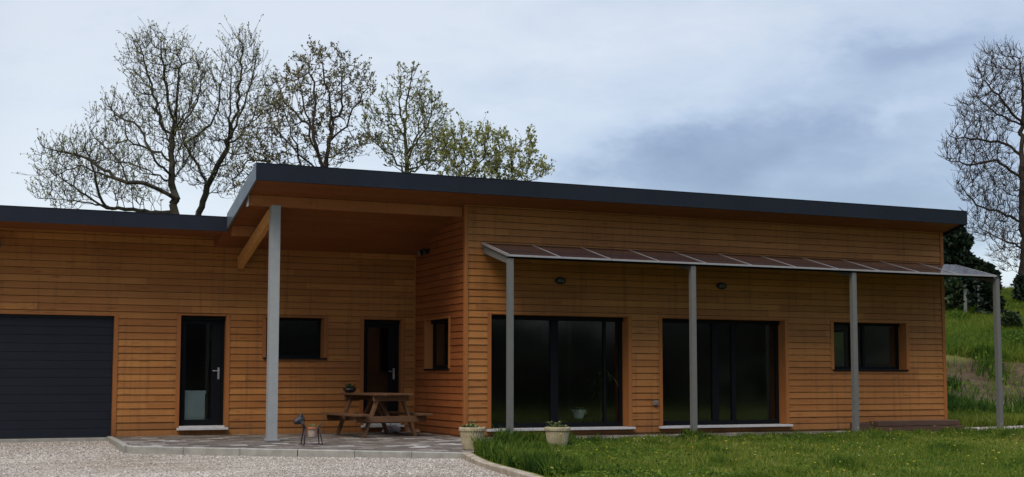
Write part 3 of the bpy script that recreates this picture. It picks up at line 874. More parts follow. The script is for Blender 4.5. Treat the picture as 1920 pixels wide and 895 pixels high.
# ------------------------------------------------------------------ lamps, socket
def bulkhead(loc, rot, label, c='wall lamp', small=False):
    e = empty('wall_lamp', loc, rot, label=label, cat=c, group='oval bulkhead lamps on the front wall')
    n = 28; mb = MB()
    def ring(rx, rz, y): return [(.88*rx*math.cos(2*math.pi*k/n), y, .9*rz*math.sin(2*math.pi*k/n)) for k in range(n)]
    R_ = [ring(.125, .078, 0), ring(.125, .078, -.035), ring(.112, .066, -.055), ring(.088, .046, -.056), ring(.086, .044, -.045)]
    vs = sum(R_, []); fs = []
    for i in range(len(R_)-1):
        for k in range(n): fs.append((i*n+k, i*n+(k+1) % n, (i+1)*n+(k+1) % n, (i+1)*n+k))
    mb.add(vs, fs); mb.bar((0, -.062, -.06), (0, -.062, .06), .010, .012, up=(0, 1, 0)); mb.build('housing', MT['rubber'], e)
    mb = MB(); G = [ring(.087, .045, -.045), ring(.07, .034, -.056), ring(.03, .015, -.061)]
    vs = sum(G, [])+[(0, -.062, 0)]; fs = []
    for i in range(2):
        for k in range(n): fs.append((i*n+k, i*n+(k+1) % n, (i+1)*n+(k+1) % n, (i+1)*n+k))
    for k in range(n): fs.append((2*n+k, 2*n+(k+1) % n, 3*n))
    mb.add(vs, fs); mb.build('lamp_glass', MT['lamp_glass'], e, smooth=True)
    return e
bulkhead((-1.866, -.024, 2.936), 0, 'oval bulkhead lamp on the front wall above the left patio door')
bulkhead((1.759, -.024, 2.942), 0, 'oval bulkhead lamp on the front wall above the right patio door')
def spot(loc, rz, label):
    e = empty('floodlight', loc, rz, label=label, cat='floodlight')
    mb = MB(); mb.box(-.05, .05, -.03, 0, -.05, .05); mb.bar((0, -.02, 0), (0, -.10, -.01), .025, .025); mb.build('bracket', MT['rubber'], e, bevel=.004)
    mb = MB(); mb.tube([(0, -.06, .005), (0, -.10, -.01), (0, -.20, -.06)], [.045, .065, .085], 16); mb.build('housing', MT['rubber'], e)
    mb = MB(); mb.tube([(0, -.2005, -.0603), (0, -.205, -.0625)], [.075, .07], 16); mb.build('lens', MT['lamp_glass'], e)
spot((-3.82, 1.93, 3.60), R(-90), 'small black floodlight high in the corner of the porch')
spot((-11.80, D-.024, 3.50), 0, 'black floodlight with pale lens above the garage door')
e = empty('power_socket', (.199, -.026, .60), label='small grey outdoor power socket between the two patio doors', cat='socket')
mb = MB(); mb.box(-.045, .045, -.05, 0, -.045, .045); mb.build('housing', MT['plaster_grey'], e, bevel=.008)
mb = MB(); mb.box(-.036, .036, -.058, -.0505, -.036, .030); mb.build('flap', MT['galv_dark'], e, bevel=.003)

# ------------------------------------------------------------------ picnic table
def picnic(loc, rz):
    t = empty('picnic_table', loc, rz, label='weathered wooden picnic table with attached benches on the porch paving', cat='picnic table')
    m = MT['old_wood']; L, Wt, H = 1.62, .78, .80
    mb = MB(); n = 6; pw = Wt/n
    for i in range(n):
        x = -Wt/2+pw*i; mb.box(x+.004, x+pw-.004, -L/2+random.uniform(-.012, .012), L/2+random.uniform(-.012, .012), H-.036, H+random.uniform(-.002, .002), random.random())
    mb.build('tabletop', m, t, bevel=.004)
    for s in (-1, 1):
        mb = MB()
        for i in range(2):
            a = s*(.56+.14*i); mb.box(a-.066, a+.066, -L/2-.02, L/2+.02, .43-.04, .43, random.random())
        mb.build('bench_seat', m, t, bevel=.004)
    for fy in (-.60, .60):
        for s in (-1, 1):
            mb = MB(); mb.bar((s*.23, fy, H-.04), (s*.52, fy, .004), .045, .115, up=(0, 1, 0), r=random.random())
            # bar's width lies along y here
            mb.v = [(x, y, max(z, .003)) for x, y, z in mb.v]
            mb.build('leg', m, t, bevel=.004)
        q = fy+.046*(1 if fy < 0 else -1)*-1
        mb = MB(); mb.box(-.72, .72, q-.021, q+.021, .265+.01, .385, random.random()); mb.build('cross_beam', m, t, bevel=.004)
        mb = MB(); mb.box(-.36, .36, q-.021, q+.021, H-.14, H-.04, random.random()); mb.build('top_batten', m, t, bevel=.004)
    for s in (-1, 1):
        mb = MB(); mb.bar((0, s*.12, H-.07), (0, s*.555, .345), .07, .04, up=(1, 0, 0), r=.4); mb.build('brace', m, t, bevel=.003)
    return t
picnic((-5.12, 1.20, 0), R(7))

def leaf_cluster(mb, c, rad, n, ls, up=.6, seed=0):
    rr = random.Random(seed)
    for _ in range(n):
        a = rr.uniform(0, 2*math.pi); q = rad*math.sqrt(rr.random())
        p = Vector((c[0]+q*math.cos(a)*.4, c[1]+q*math.sin(a)*.4, c[2]))
        d = Vector((math.cos(a), math.sin(a), rr.uniform(up*.3, up*2.2))).normalized()
        l = ls*rr.uniform(.5, 1.2); s = d.cross(Vector((0, 0, 1))).normalized()*l*.22
        base = p+d*rr.uniform(0, rad*.6)
        mb.add([base, base+d*l*.5+s, base+d*l-Vector((0, 0, l*.15)), base+d*l*.5-s], [(0, 1, 2, 3)], rr.random())

# dark glazed bowl with succulent, on the table
e = empty('glazed_bowl', (-5.48, 1.72, .80), label='small black glazed bowl with a dark spiky plant on the picnic table', cat='plant bowl')
mb = MB(); mb.lathe([(.0, 0), (.06, 0), (.11, .03), (.13, .07), (.12, .09), (.105, .085), (.0, .08)], 20); mb.build('bowl', MT['glaze'], e, smooth=True)
mb = MB(); leaf_cluster(mb, (0, 0, .07), .10, 46, .09, .8, 3); mb.build('succulent', MT['shrub'], e)

# dog shaped planter
e = empty('dog_planter', (-6.93, -.93, float(Ph(-.93))), R(6), label='iron dog figure carrying a small clay flower pot between thin legs', cat='planter')
mb = MB()
for x0, lean in ((-.13, -.03), (.12, .045)):
    for s in (-1, 1):
        mb.tube([(x0+.0, s*.02, .30), (x0+lean*.4, s*.055, .16), (x0+lean, s*.075, .0)], [.013, .010, .009], 8)
        mb.tube([(x0+lean, s*.075, .006), (x0+lean-.04, s*.075, .006)], .007, 6)
mb.tube([(-.13, 0, .30), (-.135, 0, .30), (-.10, 0, .275), (.0, 0, .262), (.10, 0, .275), (.12, 0, .30)], .010, 8)
mb.tube([(.12, 0, .30), (.17, 0, .34), (.20, 0, .40)], [.010, .007, .004], 6)
mb.build('body_frame', MT['iron'], e, smooth=True)
mb = MB()
mb.tube([(-.125, 0, .29), (-.16, 0, .35), (-.185, 0, .40)], [.018, .022, .03], 8)
# head: snout, skull, ears
vs = []
mb.tube([(-.14, 0, .41), (-.17, 0, .42), (-.21, 0, .42), (-.25, 0, .40), (-.29, 0, .38), (-.31, 0, .37)], [.03, .066, .074, .056, .042, .026], 12)
for k in range(60):
    a_ = random.uniform(0, 6.28); u_ = random.uniform(-1, 1); d_ = Vector((math.cos(a_)*.8, math.sin(a_), u_)).normalized(); o_ = Vector((-.19, 0, .415))+d_*.062; t_ = d_.cross(Vector((0, 0, 1))).normalized()*.011
    mb.add([o_-t_, o_+t_, o_+d_*random.uniform(.02, .05)], [(0, 1, 2)])
for s in (-1, 1):
    mb.add([(-.17, s*.03, .46), (-.215, s*.05, .455), (-.18, s*.06, .54), (-.19, s*.035, .455)], [(0, 1, 2), (1, 3, 2), (3, 0, 2)])
    mb.add([(-.21, s*.05, .44), (-.24, s*.09, .38), (-.19, s*.10, .33), (-.17, s*.07, .40)], [(0, 1, 2, 3)])
mb.build('head', MT['iron'], e)
mb = MB(); mb.lathe([(.0, 0), (.062, 0), (.085, .125), (.098, .127), (.10, .165), (.088, .165), (.082, .14), (0, .14)], 24, c=(0, 0, .135)); pt = mb.build('pot', MT['limewash'], e, smooth=False)
mb = MB(); mb.lathe([(.0985, 0), (.103, .003), (.104, .042), (.094, .043)], 24, c=(0, 0, .262)); mb.build('rim', MT['terracotta'], pt)
mb = MB(); leaf_cluster(mb, (.02, 0, .28), .05, 26, .07, .9, 5); mb.build('plant', MT['plant'], e)

# cream ribbed planters
def planter(loc, label, seed, spread, h=.43, stem=False):
    e = empty('ribbed_planter', loc, label=label, cat='planter', group='cream ribbed planters')
    prof = [(0, .0), (.13, .0), (.145, .02), (.175, .14), (.197, .28), (.205, .35), (.222, .362), (.226, .40), (.222, .425), (.205, .43), (.195, .415), (.188, .37), (0, .365)]
    mb = MB(); mb.lathe(prof, 120, flute=.02, nf=30); mb.build('pot', MT['cream'], e, smooth=False)
    mb = MB(); mb.lathe([(0.0, .004), (.10, .006), (.186, 0)], 24, c=(0, 0, .372)); mb.build('soil', MT['soil'], e)
    mb = MB()
    rr = random.Random(seed)
    for k in range(14):
        c = (rr.uniform(-.13, .11), rr.uniform(-.1, .1), .375+rr.uniform(0, .05)); leaf_cluster(mb, c, .06, 16, .075, .7, seed*10+k)
    for k in range(spread):
        x, y = rr.uniform(-.12, .06), rr.uniform(-.08, .08); tx, ty, tz = x+rr.uniform(-.06, .08), y, .46+rr.uniform(.0, .09)
        mb.tube([(x, y, .37), (tx, ty, tz)], .004, 4, r=.2); leaf_cluster(mb, (tx, ty, tz-.02), .03, 9, .06, .6, seed*20+k)
    mb.build('plant', MT['plant'], e)
    e.scale = (.97, .97, .86)
planter((-4.70, -2.56, float(Ph(-2.56))), 'cream ribbed planter standing on the patio at the corner of the kerb', 3, 3)
planter((-3.18, -2.60, float(Lh(-3.18, -2.60))-.005), 'cream ribbed planter half hidden by grass before the left patio door', 8, 6)

# old sleepers by the right end
def timber(x0, x1, y0, y1, z0, z1, label, rz=0):
    cx, cy = (x0+x1)/2, (y0+y1)/2
    e = MB(); n = 14
    rr = random.Random(int(x0*100)); vs, fs = [], []
    for i in range(n+1):
        x = -(x1-x0)/2+(x1-x0)*i/n; j = lambda: rr.uniform(-.004, .004)
        vs += [(x, -(y1-y0)/2+j(), j()), (x, (y1-y0)/2+j(), j()), (x, (y1-y0)/2+j(), z1-z0+j()), (x, -(y1-y0)/2+j(), z1-z0+j())]
        if i:
            for k in range(4): fs.append(((i-1)*4+k, (i-1)*4+(k+1) % 4, i*4+(k+1) % 4, i*4+k))
    fs += [(3, 2, 1, 0), (n*4, n*4+1, n*4+2, n*4+3)]
    vs = [(x, y, max(z, 0)) for x, y, z in vs]
    e.add(vs, fs); o = e.build('timber_beam', MT['sleeper'], bevel=.008, loc=(cx, cy, z0)); o.rotation_euler = (0, 0, rz)
    return tag(o, label, 'timber beam', 'old timber beams stacked by the right corner of the house')
z0 = float(Ph(-.6))
timber(4.98, 7.30, -.76, -.44, z0+.003, z0+.110, 'long brown timber beam, bottom of the stack by the right corner')
timber(5.05, 7.22, -.74, -.46, z0+.117, z0+.225, 'long brown timber beam, top of the stack by the right corner')
timber(4.62, 4.93, -.66, -.38, z0+.003, z0+.19, 'short dark timber offcut left of the stacked beams')

# small things by the porch door
mb = MB(); rr = random.Random(4); mb.lathe([(0, 0), (.16, 0), (.19, .05), (.13, .12), (.05, .15), (0, .155)], 14)
mb.v = [(x+rr.uniform(-.035, .035), y+rr.uniform(-.035, .035), max(0, z+rr.uniform(-.03, .03))) for x, y, z in mb.v]
o = mb.build('crumpled_bag', MT['foil'], loc=(-4.42, 2.36, .002)); tag(o, 'crumpled silver bag on the paving behind the picnic table', 'bag')
for i, (x, y, s) in enumerate(((-4.02, 2.40, .10), (-3.95, 2.15, .07))):
    mb = MB(); rr = random.Random(i+9); mb.lathe([(0, 0), (s*.9, .0), (s, s*.4), (s*.7, s*.9), (0, s)], 9)
    mb.v = [(a+rr.uniform(-.02, .02), b+rr.uniform(-.02, .02), max(0, c+rr.uniform(-.015, .015))) for a, b, c in mb.v]
    o = mb.build('rock', MT['rock'], loc=(x, y, .002)); tag(o, ['larger brown rock near the porch door', 'smaller brown rock at the foot of the porch side wall'][i], 'rock')

# inside, seen through glass
e = empty('white_board', (-8.17, D+.24, .16), R(-3), label='white board leaning just inside the side door', cat='board')
mb = MB(); mb.box(-.20, .20, 0, .02, 0, .66); mb.build('sheet', MT['white'], e, bevel=.004)
mb = MB(); mb.box(-.215, .215, -.012, 0, .62, .68); mb.build('batten', MT['white'], e, bevel=.003)
def houseplant(loc, label, palm, pot):
    e = empty('houseplant', loc, label=label, cat='houseplant')
    mb = MB(); mb.lathe([(0, 0), (.08, 0), (.13, .14), (.145, .15), (.145, .17), (.12, .17), (0, .15)], 20); mb.build('pot', pot, e)
    mb = MB(); rr = random.Random(2 if palm else 5)
    n, L, H = (26, .62, .9) if palm else (22, .34, .0)
    if palm: mb.tube([(0, 0, .15), (.03, 0, .6), (.0, 0, 1.05)], [.03, .025, .02], 8, r=.1)
    for k in range(n):
        a = rr.uniform(0, 2*math.pi); b = Vector((0, 0, .16+H*rr.uniform(.5, 1.0) if palm else .16)); l = L*rr.uniform(.6, 1.1); d = Vector((math.cos(a), math.sin(a), 0)); s = Vector((-d.y, d.x, 0))*.014
        pts = [b+d*l*t+Vector((0, 0, l*(.9*t-1.1*t*t))) for t in (0, .3, .6, .85, 1)]
        for i in range(4):
            w0, w1 = (1-i/4.5), (1-(i+1)/4.5); mb.add([pts[i]-s*w0, pts[i]+s*w0, pts[i+1]+s*w1, pts[i+1]-s*w1], [(0, 1, 2, 3)], rr.random())
    mb.build('leaves', MT['plant'], e)
houseplant((-1.20, .52, .30), 'low leafy houseplant in a pale bowl inside the left patio door', False, MT['white'])
houseplant((-.60, .75, .10), 'tall palm-like houseplant inside the left patio door', True, MT['glaze'])
mb = MB(); mb.box(-.2, .2, -.15, .15, 0, .03); 
for sx in (-.17, .17):
    for sy in (-.12, .12): mb.box(sx-.015, sx+.015, sy-.015, sy+.015, -.199, 0)
o = mb.build('plant_stool', MT['frame'], loc=(-1.20, .52, .268)); tag(o, 'low dark stool under the pale plant bowl inside the left patio door', 'stool')

# ------------------------------------------------------------------ trees
def colonize(skel, ell, natt, step, infl, kill, seed, iters=140, jitter=.13, updrift=.12):
    """skel: list of polylines (list of 3d points), first = trunk; ell: (centre, radii, weight). returns nodes, parents"""
    rs = np.random.default_rng(seed)
    nodes, par = [], []
    for line in skel:
        line = [np.array(p, float) for p in line]
        if nodes:
            A = np.array(nodes); prev = int(np.argmin(((A-line[0])**2).sum(1)))
            pts = line[1:]; last = nodes[prev]
        else:
            nodes.append(line[0]); par.append(-1); prev = 0; pts = line[1:]; last = line[0]
        for q in pts:
            L = np.linalg.norm(q-last); k = max(1, int(L/step))
            for i in range(1, k+1):
                p = last+(q-last)*i/k
                if i < k: p = p+rs.normal(0, .035, 3)
                nodes.append(p); par.append(prev); prev = len(nodes)-1
            last = q
    P = np.zeros((60000, 3)); n = len(nodes); P[:n] = nodes
    wts = np.array([e[2] for e in ell], float); wts /= wts.sum()
    A = []
    for e, w in zip(ell, wts):
        m = int(natt*w)
        u = rs.normal(0, 1, (m, 3)); u /= np.linalg.norm(u, axis=1)[:, None]
        r = rs.random(m)**(1/2.6)
        A.append(np.array(e[0])+u*r[:, None]*np.array(e[1]))
    A = np.concatenate(A)
    best = np.full(len(A), 1e9); who = np.zeros(len(A), int)
    def upd(i0, i1):
        nonlocal best, who
        d = np.sqrt(((A[:, None, :]-P[None, i0:i1, :])**2).sum(-1))
        j = d.argmin(1); dm = d[np.arange(len(A)), j]
        b = dm < best; best[b] = dm[b]; who[b] = j[b]+i0
    for c in range(0, n, 500): upd(c, min(n, c+500))
    for it in range(iters):
        keep = best > kill
        A, best, who = A[keep], best[keep], who[keep]
        if len(A) < 5: break
        act = best < infl
        if not act.any():
            infl *= 1.5; continue
        w = who[act]; dv = A[act]-P[w]; dv /= np.linalg.norm(dv, axis=1)[:, None]
        idx = np.unique(w); acc = np.zeros((n, 3)); np.add.at(acc, w, dv)
        new = acc[idx]; ln = np.linalg.norm(new, axis=1); ok = ln > 1e-3; idx, new, ln = idx[ok], new[ok], ln[ok]
        new = new/ln[:, None]+rs.normal(0, jitter, new.shape)+np.array([0, 0, updrift]); new /= np.linalg.norm(new, axis=1)[:, None]
        q = P[idx]+new*step
        k = len(q)
        if n+k > 60000: break
        P[n:n+k] = q; par += list(idx); 
        o = n; n += k
        for c in range(o, n, 500): upd(c, min(n, c+500))
    return P[:n].copy(), np.array(par)

def tree(name, label, cat, skel, ell, seed, bark, leaf, natt=1500, step=.26, infl=3.0, kill=.42, rtip=.0085, rmax=.22, group=None,
         leaves=2.0, lsize=.07, twigs=1.6, tlen=.28, expo=2.25, updrift=.12, lspread=.12, bud=1.0):
    P, par = colonize(skel, ell, natt, step, infl, kill, seed, updrift=updrift)
    n = len(P); rs = np.random.default_rng(seed+1)
    acc = np.zeros(n); kids = np.zeros(n, int)
    for i in range(1, n): kids[par[i]] += 1
    for i in range(n-1, 0, -1):
        if kids[i] == 0: acc[i] = rtip**expo
        acc[par[i]] += acc[i]
    acc[0] = max(acc[0], acc[1] if n > 1 else 1)
    rad = np.minimum(acc**(1/expo), rmax*10); rad *= min(1, rmax/rad[0]) if rad[0] > rmax else 1
    rad = np.maximum(rad, rtip*.8)
    base = P[0].copy()
    P = P-base
    e = empty(name, base, label=label, cat=cat, group=group)
    # wood: prisms, one per segment, sides by radius
    V, Fq, cnt = [], [], 0
    def prisms(a, b, ra, rb, k):
        nonlocal cnt
        d = b-a; L = np.linalg.norm(d, axis=1)[:, None]; d = d/np.maximum(L, 1e-6)
        t = np.where(np.abs(d[:, 1:2]) < .9, np.array([[0, 1, 0]]), np.array([[1, 0, 0]]))
        x = np.cross(d, t); x /= np.linalg.norm(x, axis=1)[:, None]; y = np.cross(d, x)
        m = len(a); vs = np.zeros((m, 2*k, 3))
        for j in range(k):
            an = 2*math.pi*j/k; o = x*math.cos(an)+y*math.sin(an)
            vs[:, j] = a-d*ra[:, None]*.25+o*ra[:, None]; vs[:, k+j] = b+o*rb[:, None]
        f = np.zeros((m, k, 4), int); bi = (np.arange(m)*2*k)[:, None]
        for j in range(k):
            f[:, j] = np.concatenate([bi+j, bi+(j+1) % k, bi+k+(j+1) % k, bi+k+j], 1)
        return vs.reshape(-1, 3), f.reshape(-1, 4)
    ii = np.arange(1, n); pp = par[1:]
    rp = np.minimum(rad[pp], rad[ii]*1.5)
    def seg(sel, k, parts):
        if sel.any():
            v, f = prisms(P[pp[sel]], P[ii[sel]], rp[sel], rad[ii[sel]], k); parts.append((v, f))
    def merge(parts):
        V, F_, o = [], [], 0
        for v, f in parts: V.append(v); F_.append(f+o); o += len(v)
        return np.concatenate(V), np.concatenate(F_)
    parts = []
    thick = rad[ii] > .03
    seg(thick, 8, parts); 
    tk = [q for q in parts]
    if tk:
        V, F_ = merge(tk); big_mesh('trunk', V, F_, np.full(len(F_), .5), bark, e, smooth=True)
    parts = []
    seg(~thick & (rad[ii] > .014), 5, parts); seg(rad[ii] <= .014, 3, parts)
    # twigs from thin nodes
    thin = np.where(rad < .022)[0]
    m = int(len(thin)*twigs); src = rs.choice(thin, m)
    dirs = rs.normal(0, .75, (m, 3)); dirs[:, 2] = np.abs(dirs[:, 2])*.8+.45+updrift*1.5
    pd = P[src]-P[np.maximum(par[src], 0)]; pd /= np.maximum(np.linalg.norm(pd, axis=1)[:, None], 1e-6)
    dirs = dirs/np.linalg.norm(dirs, axis=1)[:, None]+pd*.7; dirs /= np.linalg.norm(dirs, axis=1)[:, None]
    ln = tlen*(rs.uniform(.35, 1.15, m)+(rs.random(m) < .12)*rs.uniform(.3, 1.0, m))[:, None]
    mid = P[src]+dirs*ln*.55; d2 = dirs+rs.normal(0, .25, (m, 3))+np.array([0, 0, .25]); d2 /= np.linalg.norm(d2, axis=1)[:, None]
    tip = mid+d2*ln*.5
    r0 = np.full(m, rtip*.75)
    parts.append(prisms(P[src], mid, r0, r0*.8, 3)); parts.append(prisms(mid, tip, r0*.8, r0*.55, 3))
    V, F_ = merge(parts); big_mesh('twigs', V, F_, np.full(len(F_), .5), bark, e, smooth=True)
    # leaves: small quads clustered on twig tips
    if leaves > 0:
        k = int(m*leaves); s = rs.integers(0, m, k) if leaves < 1 else np.repeat(np.arange(m), int(round(leaves)))
        k = len(s)
        a = d2[s]*.8+rs.normal(0, .62, (k, 3)); c = tip[s]-d2[s]*(rs.random(k)**2*ln[s][:, 0]*.55)[:, None]+a*lsize*.35+rs.normal(0, lspread*.14, (k, 3)); a /= np.linalg.norm(a, axis=1)[:, None]
        b = np.cross(a, rs.normal(0, 1, (k, 3))); b /= np.linalg.norm(b, axis=1)[:, None]
        sz = lsize*rs.uniform(.45, 1.25, k)[:, None]
        q = np.stack([c-a*sz*.5, c+b*sz*.32, c+a*sz*.5, c-b*sz*.32], 1).reshape(-1, 3)
        f = np.arange(4*k).reshape(-1, 4)
        big_mesh('crown', q, f, rs.random(k), leaf, e)
    return e

def S(d, *pts, dy=0.0):
    """polyline from (u, v, depth offset)"""
    out = []
    for p in pts:
        out.append(at(p[0], p[1], d+(p[2] if len(p) > 2 else 0)))
    return out
def E(d, u, v, ru, rv, w=1.0, dd=0.0, rd=None):
    c = at(u, v, d+dd); s = d/F
    r = ru*s
    return (c, (r, (rd if rd else r*.7), rv*s), w)
def groundpt(u, d, z=-.1):
    p = at(u, 700, d); return np.array([p[0], p[1], z])

d = 38
t1 = [[groundpt(330, d)]+S(d, (328, 400), (322, 330), (324, 240, .3), (308, 150, .2), (302, 80)),
      S(d, (324, 375), (290, 352, -.5), (240, 343, -.8), (200, 330, -.6), (150, 310, -.5)),
      S(d, (322, 330), (290, 300, -.8), (262, 240, -.8), (215, 215, -.5)),
      S(d, (323, 250), (355, 200, -.6), (365, 140, -.6)),
      S(d, (323, 290), (305, 230, .9), (280, 150, 1.2), (260, 100, 1.3)),
      S(d, (322, 345), (350, 300, 1.0), (385, 240, 1.2)),
      S(d, (320, 262), (292, 205, .3), (277, 140, .3), (264, 92, .3)),
      S(d, (319, 240), (333, 160, -.4), (340, 90, -.4)),
      S(d, (326, 262), (362, 205, .8), (384, 140, .9)),
      S(d, (323, 310), (348, 250, -.8), (358, 190, -.9), (372, 130, -.9)),
      S(d, (320, 300), (280, 280, .6), (240, 262, .7), (205, 268, .7)),
      S(d, (240, 343, -.8), (222, 300, -.8), (190, 270, -.8), (168, 240, -.8)),
      S(d, (210, 333, -.6), (165, 298, -.4), (115, 285, -.3), (75, 270, -.3)),
      S(d, (321, 350), (280, 320, 1.2), (235, 305, 1.3), (195, 300, 1.3)),
      S(d, (330, 398), (262, 396, .5), (200, 390, .6), (150, 360, .6), (110, 330, .4)),
      S(d, (200, 390, .6), (182, 350, .6), (172, 310, .5), (160, 270, .5)), S(d, (240, 394, .5), (180, 385, .9), (120, 375, .9), (80, 350, .9))]
e1 = [E(d, 305, 140, 80, 85, 2.6), E(d, 262, 120, 35, 50, .5), E(d, 350, 170, 50, 90, 1.2), E(d, 235, 225, 72, 45, .9), E(d, 155, 315, 88, 62, 2.3), E(d, 210, 290, 60, 40, .8), E(d, 120, 365, 60, 40, .8), E(d, 250, 350, 75, 45, .8), E(d, 330, 270, 60, 70, .7)]
tree('bare_tree', 'tallest budding tree behind the garage roof, with a long low limb reaching left', 'tree', t1, e1, 11, MT['bark'], MT['bud_green'], natt=9000, kill=.26, step=.2, group='budding trees behind the house', leaves=4, lsize=.062, lspread=.06, rmax=.125, rtip=.0092, twigs=2.4, tlen=.42, updrift=.30)
d = 39.5
t2 = [[groundpt(360, d)]+S(d, (372, 400), (388, 350), (420, 290), (440, 220), (452, 140), (455, 90)),
      S(d, (392, 345), (372, 310, .5), (345, 270, .7), (335, 230, .6)),
      S(d, (420, 290), (470, 230, -.6), (490, 170, -.6)),
      S(d, (436, 240), (415, 190, .6), (400, 150, .8)),
      S(d, (400, 330), (440, 290, -1), (480, 250, -1)),
      S(d, (350, 275, .7), (395, 235, .4), (412, 190, .3), (418, 140, .3)), S(d, (430, 262), (455, 205, .5), (472, 150, .6), (478, 105, .6)), S(d, (428, 270), (432, 200, -.6), (430, 130, -.6)), S(d, (470, 230, -.6), (500, 205, -.8), (508, 165, -.8))]
e2 = [E(d, 452, 130, 48, 75, 2.2), E(d, 475, 200, 48, 70, 1.4), E(d, 420, 190, 50, 80, 1.4), E(d, 430, 270, 60, 55, .9), E(d, 350, 250, 40, 60, .6), E(d, 400, 330, 70, 50, .4)]
tree('bare_tree', 'budding tree with leaning twin stems just left of the high roof corner', 'tree', t2, e2, 12, MT['bark'], MT['bud_green'], natt=6000, kill=.26, step=.2, group='budding trees behind the house', leaves=4, lsize=.062, lspread=.06, rmax=.12, rtip=.0092, twigs=2.4, tlen=.42, updrift=.34)
d = 37
t3 = [[groundpt(605, d)]+S(d, (612, 310), (622, 250), (618, 190, .2), (605, 120)),
      S(d, (614, 320), (585, 270, .6), (570, 200, .7), (560, 150, .6)),
      S(d, (620, 270), (655, 220, -.5), (690, 165, -.5)),
      S(d, (610, 330), (560, 290, -.7), (515, 240, -.7)),
      S(d, (612, 325), (540, 310, .5), (470, 300, .6)),
      S(d, (614, 300), (650, 285, .8), (690, 270, .8)),
      S(d, (600, 330), (588, 260, -.5), (592, 190, -.6), (580, 120, -.6)), S(d, (621, 250), (640, 190, .5), (645, 130, .5)), S(d, (575, 240), (540, 200, .5), (520, 160, .5)), S(d, (560, 290), (545, 240, -1), (525, 200, -1))]
e3 = [E(d, 605, 150, 68, 60, 2.2), E(d, 660, 165, 52, 52, 1.3), E(d, 545, 195, 62, 60, 1.8), E(d, 595, 220, 70, 60, 1.2), E(d, 500, 275, 58, 55, 1.7), E(d, 640, 280, 50, 40, .5), E(d, 455, 345, 36, 50, .7), E(d, 560, 290, 70, 40, .9)]
tree('bronze_leaved_tree', 'rounded tree with bronze young leaves above the porch roof', 'tree', t3, e3, 13, MT['bark_brown'], MT['bud_brown'], natt=7000, kill=.27, step=.22, group='budding trees behind the house', leaves=8, lsize=.078, rmax=.10, rtip=.0092, twigs=2.1, tlen=.30, lspread=.2, updrift=.2)
d = 38.5
t4 = [[groundpt(762, d)]+S(d, (764, 330), (762, 280), (758, 230), (765, 180, .2), (772, 135)),
      S(d, (762, 325), (735, 290, .5), (700, 265, .7), (680, 240, .7)),
      S(d, (762, 290), (800, 240, -.5), (815, 190, -.5)),
      S(d, (760, 260), (735, 220, .6), (725, 180, .6)),
      S(d, (763, 315), (800, 300, .8), (830, 270, .8)),
      S(d, (758, 240), (748, 190, -.4), (752, 150, -.4)), S(d, (762, 300), (785, 250, .6), (795, 200, .6)), S(d, (764, 330), (790, 310, -.8), (812, 260, -.9))]
e4 = [E(d, 768, 175, 36, 55, 1.3), E(d, 800, 235, 45, 60, 1.5), E(d, 735, 240, 48, 55, 1.2), E(d, 815, 290, 50, 45, .9), E(d, 690, 235, 20, 45, .3), E(d, 760, 280, 60, 50, .7)]
tree('bare_tree', 'narrow pointed budding tree with a thick mossy trunk behind the main roof', 'tree', t4, e4, 14, MT['bark_moss'], MT['bud_green'], natt=5500, kill=.25, step=.2, group='budding trees behind the house', leaves=6, lsize=.075, lspread=.1, rmax=.16, rtip=.0092, twigs=2.6, tlen=.34, updrift=.25)
d = 37.5
t5 = [[groundpt(872, d)]+S(d, (872, 340), (868, 300), (865, 260)), S(d, (872, 345), (845, 300, .5), (835, 270, .5)), S(d, (872, 345), (905, 300, -.4), (915, 260, -.4))]
e5 = [E(d, 862, 285, 42, 45, 1.3), E(d, 905, 285, 40, 45, 1.2), E(d, 885, 320, 65, 40, 1)]
tree('leafing_tree', 'low yellow green tree directly right of the mossy trunk behind the main roof', 'tree', t5, e5, 15, MT['bark'], MT['bud_yellow'], natt=2600, kill=.25, step=.2, group='budding trees behind the house', leaves=7, lsize=.092, rmax=.07, rtip=.007, twigs=3.0, tlen=.32, lspread=.18, updrift=.35)
d = 38
t6 = [[groundpt(965, d)]+S(d, (965, 350), (960, 310), (955, 265)), S(d, (965, 350), (985, 310, .5), (993, 275, .5)), S(d, (965, 355), (1005, 335, -.4), (1025, 320, -.4))]
e6 = [E(d, 950, 295, 28, 45, 1.), E(d, 988, 285, 20, 35, 1.), E(d, 1000, 325, 32, 20, .7), E(d, 960, 330, 50, 30, .9)]
tree('leafing_tree', 'low yellow green tree farthest right along the main roof', 'tree', t6, e6, 16, MT['bark'], MT['bud_yellow'], natt=2000, kill=.25, step=.2, group='budding trees behind the house', leaves=7, lsize=.095, rmax=.06, rtip=.007, twigs=3.2, tlen=.32, lspread=.18, updrift=.35)
d = 56
gz = lambda u, dd: float(bank(*at(u, 700, dd)[:2]))
t7 = [[groundpt(1925, d, gz(1925, d)-.2)]+S(d, (1920, 480), (1917, 380), (1915, 280), (1918, 180), (1912, 110)),
      S(d, (1918, 330), (1870, 300, -.5), (1820, 310, -.6), (1775, 300, -.6)),
      S(d, (1918, 290), (1870, 265, .5), (1820, 262, .5), (1780, 255, .5)),
      S(d, (1916, 230), (1880, 190, -.8), (1845, 150, -.8)),
      S(d, (1918, 420), (1880, 400, .8), (1830, 385, .8), (1800, 345, .8)),
      S(d, (1919, 470), (1880, 450, -1), (1840, 430, -1)),
      S(d, (1916, 240), (1870, 215, 1.2), (1830, 180, 1.2)),
      S(d, (1916, 300), (1970, 240), (2010, 180)), S(d, (1918, 400), (1980, 360), (2040, 330))]
